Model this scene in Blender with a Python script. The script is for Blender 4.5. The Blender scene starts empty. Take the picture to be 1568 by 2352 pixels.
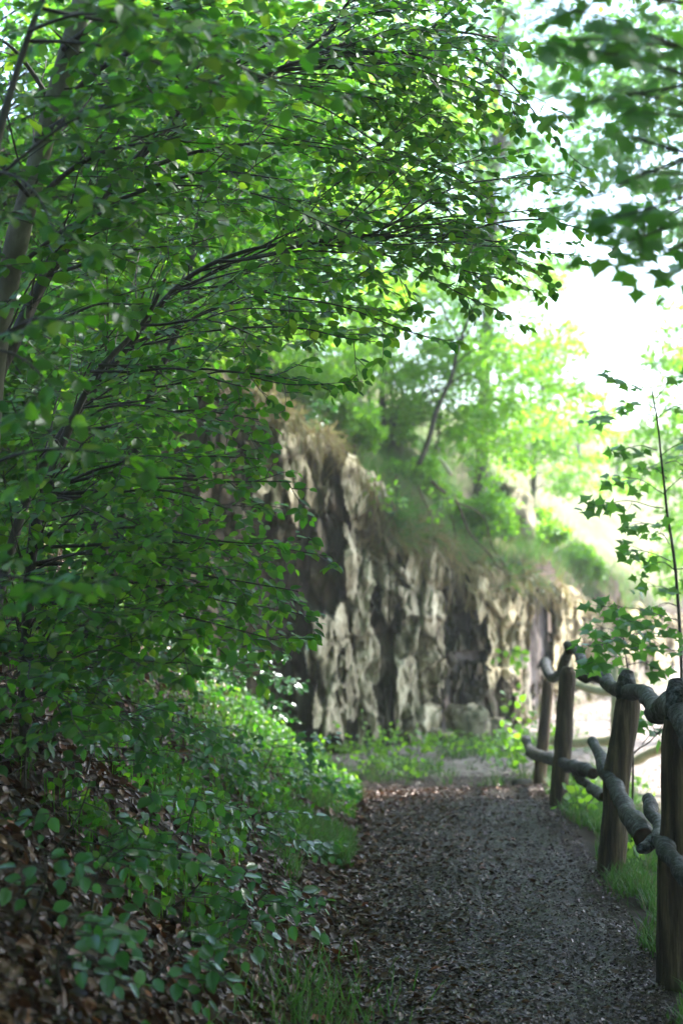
import bpy, math, random
import numpy as np
from mathutils import Vector
R = math.radians
rnd = random.Random(7)
rng = np.random.default_rng(7)
S = bpy.context.scene
COL = S.collection

# ------------------------------------------------------------------ camera, sky, sun, exposure
EYE = np.array([0.0, 0.0, 1.6])
PITCH = math.atan(74 / 3267)
cd = bpy.data.cameras.new('camera')
cam = bpy.data.objects.new('camera', cd)
COL.objects.link(cam)
cam.location = EYE
cam.rotation_euler = (R(90) + PITCH, 0, 0)
cd.sensor_fit = 'VERTICAL'
cd.sensor_height = 36
cd.lens = 50
cd.clip_start = 0.05
cd.clip_end = 2000
cd.dof.use_dof = True
cd.dof.focus_distance = 5.6
cd.dof.aperture_fstop = 2.2
S.camera = cam

SUN_EL, SUN_AZ = R(50), R(66)          # azimuth measured from the view direction (+Y) towards the right (+X)
w = bpy.data.worlds.new("World")
S.world = w
w.use_nodes = True
nt = w.node_tree
sky = nt.nodes.new('ShaderNodeTexSky')
sky.sky_type = 'NISHITA'
sky.sun_disc = False
sky.sun_elevation = SUN_EL
sky.sun_rotation = SUN_AZ
sky.air_density = 1.0
sky.dust_density = 1.5
sky.ozone_density = 1.0
bg = nt.nodes['Background']
bg.inputs['Strength'].default_value = 0.15
nt.links.new(sky.outputs[0], bg.inputs[0])
sd = bpy.data.lights.new('sun', 'SUN')
sd.energy = 4.0
sd.angle = R(3)
sd.color = (1.0, 0.94, 0.84)
sun = bpy.data.objects.new('sun', sd)
COL.objects.link(sun)
sdir = Vector((math.sin(SUN_AZ) * math.cos(SUN_EL), math.cos(SUN_AZ) * math.cos(SUN_EL), math.sin(SUN_EL)))
sun.rotation_euler = sdir.to_track_quat('Z', 'Y').to_euler()
S.view_settings.view_transform = 'Standard'
S.view_settings.look = 'None'
S.view_settings.gamma = 1
S.view_settings.exposure = 2.75
S.cycles.use_denoising = True
S.cycles.volume_bounces = 1
HAZE = 0.0024
S.cycles.max_bounces = 8
S.cycles.diffuse_bounces = 4
S.cycles.transmission_bounces = 5
S.cycles.glossy_bounces = 2
S.cycles.sample_clamp_indirect = 6.0

# ------------------------------------------------------------------ small helpers
def P(px, py, d):
    """a point at distance d in front of the camera, in the direction of a spot of the 1568 x 2352 photograph"""
    a = (px - 784) / 3267; b = (1176 - py) / 3267
    c, s = math.cos(PITCH), math.sin(PITCH)
    vy = c - b * s; vz = s + b * c
    k = d / vy
    return np.array([a * k, d, EYE[2] + vz * k])

def unit(v):
    v = np.asarray(v, float)
    return v / (np.linalg.norm(v, axis=-1, keepdims=True) + 1e-12)

def _h(i, j, k, seed):
    n = (i * 374761393 + j * 668265263 + k * 2147483647 + seed * 974711) & 0xffffffff
    n = ((n ^ (n >> 13)) * 1274126177) & 0xffffffff
    n = (n ^ (n >> 16)) & 0xffffffff
    return n / 4294967295.0

def vnoise(p, seed=0):
    p = np.asarray(p, float)
    i = np.floor(p).astype(np.int64); f = p - i
    f = f * f * (3 - 2 * f)
    out = 0
    for a in (0, 1):
        for b in (0, 1):
            for c in (0, 1):
                wt = (f[..., 0] if a else 1 - f[..., 0]) * (f[..., 1] if b else 1 - f[..., 1]) * (f[..., 2] if c else 1 - f[..., 2])
                out = out + wt * _h(i[..., 0] + a, i[..., 1] + b, i[..., 2] + c, seed)
    return out * 2 - 1

def fbm(p, oct=4, seed=0):
    s, a = 0, 1.0
    p = np.asarray(p, float)
    for o in range(oct):
        s = s + a * vnoise(p * 2 ** o, seed + o * 17)
        a *= 0.5
    return s

def ramp(x, pts):
    xs, ys = zip(*pts)
    return np.interp(x, xs, ys)

def link(name, me, mat=None, parent=None, smooth=False):
    o = bpy.data.objects.new(name, me)
    COL.objects.link(o)
    if mat is not None and len(me.materials) == 0:
        me.materials.append(mat)
    if parent is not None:
        o.parent = parent
    if smooth:
        me.polygons.foreach_set('use_smooth', np.ones(len(me.polygons), bool))
    return o

ORG = {}
class MB:
    """collects vertices and faces (numpy arrays) and links them as one mesh object"""
    def __init__(s):
        s.v = []; s.loops = []; s.sizes = []; s.n = 0
    def add(s, verts, *facesets):
        verts = np.asarray(verts, float).reshape(-1, 3)
        for f in facesets:
            f = np.asarray(f, int)
            if f.size == 0: continue
            s.loops.append((f + s.n).ravel()); s.sizes.append(np.full(len(f), f.shape[1]))
        s.v.append(verts); s.n += len(verts)
    def build(s, name, mat, parent=None, smooth=False, origin=None):
        me = bpy.data.meshes.new(name)
        v = np.concatenate(s.v)
        org = np.zeros(3)
        if parent is not None: org = ORG.get(parent.name, np.array(parent.location))
        elif origin is not None: org = np.asarray(origin, float)
        v = v - org
        L = np.concatenate(s.loops); sz = np.concatenate(s.sizes)
        me.vertices.add(len(v)); me.vertices.foreach_set('co', v.astype(np.float32).ravel())
        me.loops.add(len(L)); me.loops.foreach_set('vertex_index', L.astype(np.int32))
        me.polygons.add(len(sz))
        st = np.concatenate([[0], np.cumsum(sz)[:-1]]).astype(np.int32)
        me.polygons.foreach_set('loop_start', st)
        me.update(calc_edges=True)
        o = link(name, me, mat, parent, smooth)
        if parent is None: o.location = org
        ORG[o.name] = org
        return o

def tube(mb, pts, rad, sides=6, noise=0.0, cap=True, seed=0, nf=9.0):
    pts = np.asarray(pts, float); n = len(pts)
    rad = np.broadcast_to(np.asarray(rad, float), (n,)).copy()
    t = unit(np.gradient(pts, axis=0))
    up = np.array([0.13, 0.27, 0.95])
    if abs(np.dot(t[0], up)) > 0.9: up = np.array([1.0, 0.1, 0.05])
    a = unit(np.cross(t, up)); b = np.cross(t, a)
    th = np.linspace(0, 2 * math.pi, sides, endpoint=False)
    ring = (np.cos(th)[None, :, None] * a[:, None, :] + np.sin(th)[None, :, None] * b[:, None, :])
    rr = rad[:, None]
    if noise:
        q = pts[:, None, :] + ring * rad[:, None, None]
        rr = rr * (1 + noise * fbm(q * nf, 3, seed))
    v = pts[:, None, :] + ring * np.broadcast_to(rr, (n, sides))[:, :, None]
    i = np.arange(n - 1)[:, None] * sides; j = np.arange(sides)[None, :]; k = (j + 1) % sides
    f = np.stack([i + j, i + k, i + sides + k, i + sides + j], -1).reshape(-1, 4)
    v = v.reshape(-1, 3)
    if cap:
        v = np.vstack([v, pts[0] - t[0] * rad[0] * .12, pts[-1] + t[-1] * rad[-1] * .12])
        c0 = n * sides; c1 = c0 + 1
        jj = np.arange(sides); kk = (jj + 1) % sides
        tri = np.vstack([np.stack([jj * 0 + c0, kk, jj], -1), np.stack([jj * 0 + c1, (n - 1) * sides + jj, (n - 1) * sides + kk], -1)])
        mb.add(v, f, tri)
    else:
        mb.add(v, f)

def smooth_path(pts, n):
    """Catmull-Rom through pts, n samples"""
    pts = np.asarray(pts, float)
    if len(pts) == 2:
        return pts[0] + (pts[1] - pts[0]) * np.linspace(0, 1, n)[:, None]
    q = np.vstack([2 * pts[0] - pts[1], pts, 2 * pts[-1] - pts[-2]])
    m = len(pts) - 1
    u = np.linspace(0, m - 1e-6, n); i = u.astype(int); t = (u - i)[:, None]
    p0, p1, p2, p3 = q[i], q[i + 1], q[i + 2], q[i + 3]
    return 0.5 * ((2 * p1) + (-p0 + p2) * t + (2 * p0 - 5 * p1 + 4 * p2 - p3) * t ** 2 + (-p0 + 3 * p1 - 3 * p2 + p3) * t ** 3)

def tag(o, label=None, cat=None, group=None, kind=None):
    if label: o['label'] = label
    if cat: o['category'] = cat
    if group: o['group'] = group
    if kind: o['kind'] = kind
    return o

def thing(name, loc, label, cat, group=None):
    o = bpy.data.objects.new(name, None)
    COL.objects.link(o); o.location = loc
    o.empty_display_size = 0.2
    return tag(o, label, cat, group)

# ------------------------------------------------------------------ materials
def mat_new(name):
    m = bpy.data.materials.new(name); m.use_nodes = True
    n = m.node_tree; n.nodes.clear()
    return m, n, n.nodes.new('ShaderNodeOutputMaterial')

def nn(n, t, **kw):
    x = n.nodes.new(t)
    for k, v in kw.items():
        if k in x.inputs: x.inputs[k].default_value = v
        else: setattr(x, k, v)
    return x

def set_ramp(r, stops):
    e = r.color_ramp.elements
    while len(e) < len(stops): e.new(0.5)
    for el, (p, c) in zip(e, stops):
        el.position = p; el.color = (*c, 1)

def leaf_mat(name, cols, tcols, gloss=0.10, rough=0.32, trans=0.5, gcol=(.85, .95, 1.0)):
    m, n, out = mat_new(name)
    L = n.links.new
    g = nn(n, 'ShaderNodeNewGeometry')
    r1 = nn(n, 'ShaderNodeValToRGB'); set_ramp(r1, cols)
    r2 = nn(n, 'ShaderNodeValToRGB'); set_ramp(r2, tcols)
    L(g.outputs['Random Per Island'], r1.inputs[0]); L(g.outputs['Random Per Island'], r2.inputs[0])
    d = nn(n, 'ShaderNodeBsdfDiffuse'); t = nn(n, 'ShaderNodeBsdfTranslucent')
    L(r1.outputs[0], d.inputs[0]); L(r2.outputs[0], t.inputs[0])
    mx = nn(n, 'ShaderNodeMixShader'); mx.inputs[0].default_value = trans
    L(d.outputs[0], mx.inputs[1]); L(t.outputs[0], mx.inputs[2])
    gl = nn(n, 'ShaderNodeBsdfGlossy'); gl.inputs['Roughness'].default_value = rough
    gl.inputs['Color'].default_value = (*gcol, 1)
    lw = nn(n, 'ShaderNodeLayerWeight'); lw.inputs['Blend'].default_value = .5
    pw = nn(n, 'ShaderNodeMath', operation='POWER'); pw.inputs[1].default_value = 3.5
    L(lw.outputs['Facing'], pw.inputs[0])
    mu = nn(n, 'ShaderNodeMath', operation='MULTIPLY_ADD'); mu.inputs[1].default_value = gloss * 3.5; mu.inputs[2].default_value = gloss * .35
    L(pw.outputs[0], mu.inputs[0])
    m2 = nn(n, 'ShaderNodeMixShader')
    L(mu.outputs[0], m2.inputs[0]); L(mx.outputs[0], m2.inputs[1]); L(gl.outputs[0], m2.inputs[2])
    L(m2.outputs[0], out.inputs[0])
    return m

def solid_mat(name, stops, scale=4.0, rough=0.8, bump=0.3, bscale=30.0, stretch=(1, 1, 1), spec=0.3, detail=6, island=False, coord='Object'):
    m, n, out = mat_new(name)
    L = n.links.new
    tc = nn(n, 'ShaderNodeTexCoord'); mp = nn(n, 'ShaderNodeMapping')
    mp.inputs['Scale'].default_value = stretch
    L(tc.outputs[coord], mp.inputs[0])
    no = nn(n, 'ShaderNodeTexNoise'); no.inputs['Scale'].default_value = scale; no.inputs['Detail'].default_value = detail
    no.inputs['Roughness'].default_value = 0.65
    L(mp.outputs[0], no.inputs['Vector'])
    r = nn(n, 'ShaderNodeValToRGB'); set_ramp(r, stops)
    if island:
        g = nn(n, 'ShaderNodeNewGeometry')
        L(g.outputs['Random Per Island'], r.inputs[0])
    else:
        L(no.outputs[0], r.inputs[0])
    b = nn(n, 'ShaderNodeBsdfPrincipled')
    b.inputs['Roughness'].default_value = rough
    b.inputs['Specular IOR Level'].default_value = spec
    L(r.outputs[0], b.inputs['Base Color'])
    if bump:
        n2 = nn(n, 'ShaderNodeTexNoise'); n2.inputs['Scale'].default_value = bscale; n2.inputs['Detail'].default_value = 5
        L(mp.outputs[0], n2.inputs['Vector'])
        bp = nn(n, 'ShaderNodeBump'); bp.inputs['Strength'].default_value = bump; bp.inputs['Distance'].default_value = 0.02
        L(n2.outputs[0], bp.inputs['Height']); L(bp.outputs[0], b.inputs['Normal'])
    L(b.outputs[0], out.inputs[0])
    return m

M = {}
M['beech'] = leaf_mat('beech leaf', [(0, (.018, .062, .012)), (.5, (.032, .092, .015)), (1, (.060, .125, .02))],
                      [(0, (.05, .24, .012)), (.5, (.11, .39, .015)), (.9, (.21, .52, .02)), (1, (.33, .56, .03))], gloss=.042, rough=.36, trans=.55)
M['seedling'] = leaf_mat('seedling leaf', [(0, (.020, .075, .020)), (1, (.045, .12, .028))], [(0, (.04, .20, .02)), (1, (.10, .36, .03))], gloss=.11, rough=.27, trans=.45)
M['bright'] = leaf_mat('leaf with painted sunlight', [(0, (.06, .15, .02)), (1, (.12, .24, .03))],
                       [(0, (.22, .56, .02)), (.6, (.32, .68, .03)), (1, (.42, .74, .05))], gloss=.06, rough=.4, trans=.55)  # brighter leaf copy: the sunlit glow of the background is put into its colours
M['maple'] = leaf_mat('maple leaf', [(0, (.03, .10, .02)), (1, (.05, .15, .03))],
                      [(0, (.12, .44, .03)), (1, (.24, .60, .05))], gloss=.06, rough=.35)
M['far'] = leaf_mat('far leaf', [(0, (.04, .11, .025)), (1, (.08, .18, .04))],
                    [(0, (.10, .34, .04)), (1, (.2, .5, .05))], gloss=.06, rough=.4)
M['dead'] = leaf_mat('dead leaf', [(0, (.008, .004, .003)), (.35, (.026, .012, .006)), (.7, (.048, .021, .009)), (.93, (.10, .052, .026)), (1, (.19, .05, .016))],
                     [(0, (.03, .012, .004)), (1, (.10, .04, .015))], gloss=.08, rough=.28, trans=.15, gcol=(1, .92, .92))
M['chips'] = leaf_mat('wet path litter', [(0, (.006, .0035, .003)), (.5, (.011, .006, .005)), (.85, (.030, .016, .012)), (.97, (.08, .05, .03)), (1, (.16, .12, .08))],
                      [(0, (.02, .012, .01)), (1, (.05, .03, .02))], gloss=.085, rough=.30, trans=.05, gcol=(1, .90, .93))
M['pebble'] = solid_mat('pale gravel', [(0, (.12, .095, .08)), (.6, (.24, .205, .19)), (1, (.40, .36, .33))], island=True, bump=0, rough=.8)
M['grass'] = leaf_mat('grass blade', [(0, (.03, .07, .015)), (.8, (.05, .11, .025)), (1, (.14, .12, .06))], [(0, (.05, .17, .02)), (.8, (.10, .26, .03)), (1, (.15, .14, .06))], gloss=.05, rough=.4)
M['drygrass'] = leaf_mat('dry grass blade', [(0, (.13, .10, .055)), (.5, (.24, .19, .11)), (1, (.12, .17, .06))], [(0, (.14, .10, .05)), (1, (.26, .24, .1))], gloss=.03, rough=.5)
M['soil'] = solid_mat('leaf mould soil', [(.3, (.012, .008, .006)), (.55, (.035, .022, .015)), (.75, (.075, .045, .028))], scale=9, bscale=60, bump=.6, spec=.2)
M['path'] = solid_mat('wet trodden path', [(.3, (.005, .003, .0025)), (.55, (.012, .0072, .006)), (.75, (.030, .018, .015))], scale=22, bscale=90, bump=.8, rough=.48, spec=.35)
M['bark'] = solid_mat('dark wet bark', [(.3, (.012, .012, .010)), (.6, (.04, .038, .03)), (.8, (.09, .09, .07))], scale=14, stretch=(1, 1, .35), bscale=50, bump=.5, rough=.6)
M['beechbark'] = solid_mat('grey beech bark', [(.3, (.06, .06, .045)), (.55, (.15, .15, .11)), (.8, (.32, .32, .26))], scale=7, stretch=(1, 1, .5), bscale=30, bump=.3, rough=.7)
M['post'] = solid_mat('weathered post wood', [(.33, (.010, .007, .004)), (.5, (.042, .029, .017)), (.72, (.15, .11, .06))], scale=26, stretch=(1, 1, .10), bscale=70, bump=.7, rough=.75)
M['rail'] = solid_mat('weathered grey rail wood with painted highlights', [(.36, (.004, .004, .005)), (.5, (.018, .019, .022)), (.66, (.11, .12, .14))], scale=30, stretch=(1, 1, 1), bscale=90, bump=1.0, rough=.6, spec=.2)  # grey wood; the palest stop paints in blue-grey sky highlights
M['cut'] = solid_mat('sawn end grain', [(.3, (.010, .006, .004)), (.7, (.045, .022, .012))], scale=18, bscale=60, bump=.3, rough=.8)
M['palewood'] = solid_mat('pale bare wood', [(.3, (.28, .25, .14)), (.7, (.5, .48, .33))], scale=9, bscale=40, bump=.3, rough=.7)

def rock_mat(name, stops, rust=0.5, NOTONE=0.0):
    m, n, out = mat_new(name); L = n.links.new
    tc = nn(n, 'ShaderNodeTexCoord')
    mp = nn(n, 'ShaderNodeMapping'); mp.inputs['Scale'].default_value = (3.4, 3.4, 2.0); L(tc.outputs['Object'], mp.inputs[0])
    a = nn(n, 'ShaderNodeTexNoise'); a.inputs['Scale'].default_value = 1.0; a.inputs['Detail'].default_value = 8; a.inputs['Roughness'].default_value = .7; a.inputs['Distortion'].default_value = .6
    L(mp.outputs[0], a.inputs['Vector'])
    r = nn(n, 'ShaderNodeValToRGB'); set_ramp(r, stops); L(a.outputs[0], r.inputs[0])
    c = nn(n, 'ShaderNodeTexNoise'); c.inputs['Scale'].default_value = 2.2; c.inputs['Detail'].default_value = 5
    L(tc.outputs['Object'], c.inputs['Vector'])
    r2 = nn(n, 'ShaderNodeValToRGB'); set_ramp(r2, [(.5, (0, 0, 0)), (.72, (1, 1, 1))]); L(c.outputs[0], r2.inputs[0])
    mu = nn(n, 'ShaderNodeMath', operation='MULTIPLY'); mu.inputs[1].default_value = rust; L(r2.outputs[0], mu.inputs[0])
    mix = nn(n, 'ShaderNodeMix', data_type='RGBA'); L(mu.outputs[0], mix.inputs[0]); L(r.outputs[0], mix.inputs[6]); mix.inputs[7].default_value = (.10, .06, .03, 1)
    e = nn(n, 'ShaderNodeTexNoise'); e.inputs['Scale'].default_value = 3.1; e.inputs['Detail'].default_value = 6
    mp2 = nn(n, 'ShaderNodeMapping'); mp2.inputs['Location'].default_value = (4, 7, 2); L(tc.outputs['Object'], mp2.inputs[0]); L(mp2.outputs[0], e.inputs['Vector'])
    r3 = nn(n, 'ShaderNodeValToRGB'); set_ramp(r3, [(.55, (0, 0, 0)), (.8, (.7, .7, .7))]); L(e.outputs[0], r3.inputs[0])
    mix2 = nn(n, 'ShaderNodeMix', data_type='RGBA'); L(r3.outputs[0], mix2.inputs[0]); L(mix.outputs[2], mix2.inputs[6]); mix2.inputs[7].default_value = (.05, .08, .03, 1)
    b = nn(n, 'ShaderNodeBsdfPrincipled'); b.inputs['Roughness'].default_value = .85; b.inputs['Specular IOR Level'].default_value = .25
    ta = nn(n, 'ShaderNodeAttribute'); ta.attribute_name = 'tone'
    tv = nn(n, 'ShaderNodeMath', operation='ADD'); L(ta.outputs['Fac'], tv.inputs[0]); tv.inputs[1].default_value = NOTONE
    vm = nn(n, 'ShaderNodeVectorMath', operation='SCALE'); L(mix2.outputs[2], vm.inputs[0]); L(tv.outputs[0], vm.inputs['Scale'])
    L(vm.outputs[0], b.inputs['Base Color'])
    bp = nn(n, 'ShaderNodeBump'); bp.inputs['Strength'].default_value = .8; bp.inputs['Distance'].default_value = .03
    L(a.outputs[0], bp.inputs['Height']); L(bp.outputs[0], b.inputs['Normal']); L(b.outputs[0], out.inputs[0])
    return m
M['rock'] = rock_mat('pale sandstone', [(.36, (.03, .027, .02)), (.45, (.20, .172, .11)), (.55, (.40, .36, .255)), (.7, (.58, .545, .42))], .45)
M['stone'] = rock_mat('pale boulder stone', [(.36, (.06, .055, .04)), (.45, (.20, .18, .12)), (.55, (.34, .31, .22)), (.7, (.46, .43, .34))], .45, .8)
M['rockdark'] = rock_mat('dark rock with painted shade', [(.3, (.018, .017, .012)), (.55, (.055, .046, .030)), (.8, (.14, .115, .07))], .7)  # dark brown rock, with the shadow of the recesses put into its colour
M['rockgold'] = rock_mat('yellow sandstone', [(.3, (.10, .075, .045)), (.45, (.30, .25, .15)), (.62, (.46, .41, .27)), (.8, (.58, .53, .39))], .35)

M['rootsoil'] = solid_mat('rooty brown soil', [(.3, (.02, .013, .008)), (.5, (.07, .047, .028)), (.7, (.15, .11, .065))], scale=6, stretch=(2, 2, .7), bscale=30, bump=.9)
# ------------------------------------------------------------------ terrain
CL = np.array([[-9, 9.5], [-4.0, 11.2], [-1.55, 12.5], [-.27, 14.0], [.2, 14.6], [1.0, 15.5], [1.9, 16.5], [2.6, 18.0], [4.1, 22.0], [6.8, 28.0], [14, 46]], float)
CT = np.array([4.6, 3.9, 3.15, 2.55, 2.2, 1.65, 1.4, 1.15, .75, .2, -.2])   # height of the cliff edge along that line

def cliff_sd(x, y):
    best = np.full(x.shape, 1e9); side = np.zeros(x.shape); top = np.zeros(x.shape)
    for i in range(len(CL) - 1):
        a, b = CL[i], CL[i + 1]; d = b - a; l2 = d @ d
        t = np.clip(((x - a[0]) * d[0] + (y - a[1]) * d[1]) / l2, 0, 1)
        qx, qy = x - a[0] - t * d[0], y - a[1] - t * d[1]
        dist = np.hypot(qx, qy); sg = np.sign(d[0] * qy - d[1] * qx)
        m = dist < best
        best = np.where(m, dist, best); side = np.where(m, sg, side); top = np.where(m, CT[i] + (CT[i + 1] - CT[i]) * t, top)
    return best * side, top

def xl(y):   # left edge of the path
    return ramp(y, [(-30, -.1), (0, -.02), (5, .0), (8, .08), (11, .16), (12.5, -.1), (14, -.6), (40, -1)])
def xr(y):   # fence line
    return ramp(y, [(-30, .1), (0, .68), (5.2, 1.2), (7.3, 1.38), (9.7, 1.5), (12, 1.72), (13, 1.8), (20, 2.4)])
def zpath(y):
    return ramp(y, [(-30, .3), (-5, .05), (5, 0), (7.3, -.12), (9.7, -.18), (11, -.30), (12, -.44), (15, -.46), (20, -.62), (30, -.8), (60, -1.2), (300, -2)])

def H(x, y):
    x = np.asarray(x, float); y = np.asarray(y, float)
    p3 = np.stack([x, y, x * 0], -1)
    z = zpath(y)
    bx = np.maximum(xl(y) - x, 0)
    bank = .86 * bx - .16 * (1 - np.exp(-bx / .25)) - np.maximum(bx - 6, 0) * .45 - np.maximum(bx - 14, 0) * .41
    z = z + bank + np.clip(bx, 0, 1) * .10 * fbm(p3 * 1.3, 3, 5)
    rx = np.maximum(x - xr(y) - .1, 0)
    fall = ramp(y, [(0, .45), (7, .4), (11, .25), (14, .06), (18, 0)])
    z = z - fall * (1 - np.exp(-rx * 1.1))
    z = z + .03 * fbm(p3 * 1.1, 3, 9) + .012 * fbm(p3 * 5, 2, 3)
    s, top = cliff_sd(x, y)
    sp = np.maximum(s, 0)
    hill = top + .80 * sp - np.maximum(sp - 5, 0) * .5 - np.maximum(sp - 14, 0) * .25 + .34 * fbm(p3 * 1.1, 3, 11)
    z = np.where(s > 0, np.maximum(z, hill), z)
    far = np.clip(y - 34, 0, 75)
    z = z + np.where(s <= 0, .13 * far + .8 * np.clip(far / 30, 0, 1) * fbm(p3 * .07, 3, 21), 0)
    return z

def axis(lo, hi, fine_lo, fine_hi, step, grow=1.12):
    a = list(np.arange(fine_lo, fine_hi, step)); s = step; v = a[-1]
    while v < hi: s *= grow; v += s; a.append(v)
    s = step; v = a[0]; b = []
    while v > lo: s *= grow; v -= s; b.append(v)
    return np.array(b[::-1] + a)

gx = axis(-150, 150, -4.5, 7.5, .075); gy = axis(-90, 190, 1.5, 24, .09)
GX, GY = np.meshgrid(gx, gy, indexing='ij'); GZ = H(GX, GY)
nx, ny = GX.shape
mb = MB()
i, j = np.meshgrid(np.arange(nx - 1), np.arange(ny - 1), indexing='ij'); i = i.ravel(); j = j.ravel()
F = np.stack([i * ny + j, (i + 1) * ny + j, (i + 1) * ny + j + 1, i * ny + j + 1], -1)
mb.add(np.stack([GX, GY, GZ], -1), F)
# ground colours: soil everywhere, pale gravel on the open place beyond the fence, thin moss and grass on the far slope
def ground_mat():
    m, n, out = mat_new('woodland ground'); L = n.links.new
    at = nn(n, 'ShaderNodeAttribute'); at.attribute_name = 'gravel'
    at2 = nn(n, 'ShaderNodeAttribute'); at2.attribute_name = 'meadow'
    tc = nn(n, 'ShaderNodeTexCoord')
    def noise(sc, stops, det=6):
        t = nn(n, 'ShaderNodeTexNoise'); t.inputs['Scale'].default_value = sc; t.inputs['Detail'].default_value = det; t.inputs['Roughness'].default_value = .7
        L(tc.outputs['Object'], t.inputs['Vector'])
        r = nn(n, 'ShaderNodeValToRGB'); set_ramp(r, stops); L(t.outputs[0], r.inputs[0]); return t, r
    t1, s1 = noise(9, [(.3, (.012, .008, .006)), (.55, (.032, .020, .014)), (.75, (.07, .042, .026))])
    t2, s2 = noise(7, [(.3, (.12, .10, .095)), (.55, (.25, .215, .205)), (.75, (.38, .33, .32))])
    t3, s3 = noise(.8, [(.3, (.22, .19, .14)), (.5, (.20, .24, .09)), (.6, (.14, .22, .05)), (.75, (.34, .29, .22))])
    a = nn(n, 'ShaderNodeMix', data_type='RGBA'); L(at.outputs['Fac'], a.inputs[0]); L(s1.outputs[0], a.inputs[6]); L(s2.outputs[0], a.inputs[7])
    b = nn(n, 'ShaderNodeMix', data_type='RGBA'); L(at2.outputs['Fac'], b.inputs[0]); L(a.outputs[2], b.inputs[6]); L(s3.outputs[0], b.inputs[7])
    p = nn(n, 'ShaderNodeBsdfPrincipled'); p.inputs['Roughness'].default_value = .85; p.inputs['Specular IOR Level'].default_value = .25
    L(b.outputs[2], p.inputs['Base Color'])
    t4, _ = noise(55, [(0, (0, 0, 0)), (1, (1, 1, 1))])
    bp = nn(n, 'ShaderNodeBump'); bp.inputs['Strength'].default_value = .6; bp.inputs['Distance'].default_value = .02
    L(t4.outputs[0], bp.inputs['Height']); L(bp.outputs[0], p.inputs['Normal']); L(p.outputs[0], out.inputs[0])
    return m
g = mb.build('ground', ground_mat(), smooth=True)
tag(g, kind='structure')
sdv, _t = cliff_sd(GX, GY)
grav = np.clip((GY - 11.0 + .5 * fbm(np.stack([GX, GY, GX * 0], -1) * .9, 2, 31)) / 1.5, 0, 1)
grav = np.maximum(grav, np.clip((GX - xr(GY) - 1.1) / .5, 0, 1) * (GY > 6)) * (sdv < 0) * np.clip((GX - xl(GY)) / .4, 0, 1)
mead = np.clip((GY - 31) / 4, 0, 1) * (sdv < 0)
hillm = np.clip((sdv - .2) / .5, 0, 1) * np.clip((GX + 2) / 2, 0, 1) * .45
for nm, arr in (('gravel', grav), ('meadow', np.maximum(mead, hillm))):
    at = g.data.attributes.new(nm, 'FLOAT', 'POINT'); at.data.foreach_set('value', arr.astype(np.float32).ravel())

# the trodden path, a sheet just above the ground
mb = MB()
ys = np.arange(-6, 12.6, .07); us = np.linspace(0, 1, 30)
PY, PU = np.meshgrid(ys, us, indexing='ij')
PX = xl(PY) - .02 + PU * (xr(PY) - .12 - xl(PY)) + .05 * fbm(np.stack([PY * 1.7, PU * 0 + 3, PU * 0], -1), 2, 77) * (np.abs(PU - .5) * 2)
PZ = H(PX, PY) + .006 + .015 * (1 - (2 * PU - 1) ** 2) * 0 - .02 * np.maximum(0, np.abs(2 * PU - 1) - .9) * 10 + .008 * fbm(np.stack([PX, PY, PX * 0], -1) * 7, 3, 4)
n1, n2 = PX.shape
i, j = np.meshgrid(np.arange(n1 - 1), np.arange(n2 - 1), indexing='ij'); i = i.ravel(); j = j.ravel()
mb.add(np.stack([PX, PY, PZ], -1), np.stack([i * n2 + j, i * n2 + j + 1, (i + 1) * n2 + j + 1, (i + 1) * n2 + j], -1))
tag(mb.build('path', M['path'], smooth=True), kind='structure')

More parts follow.
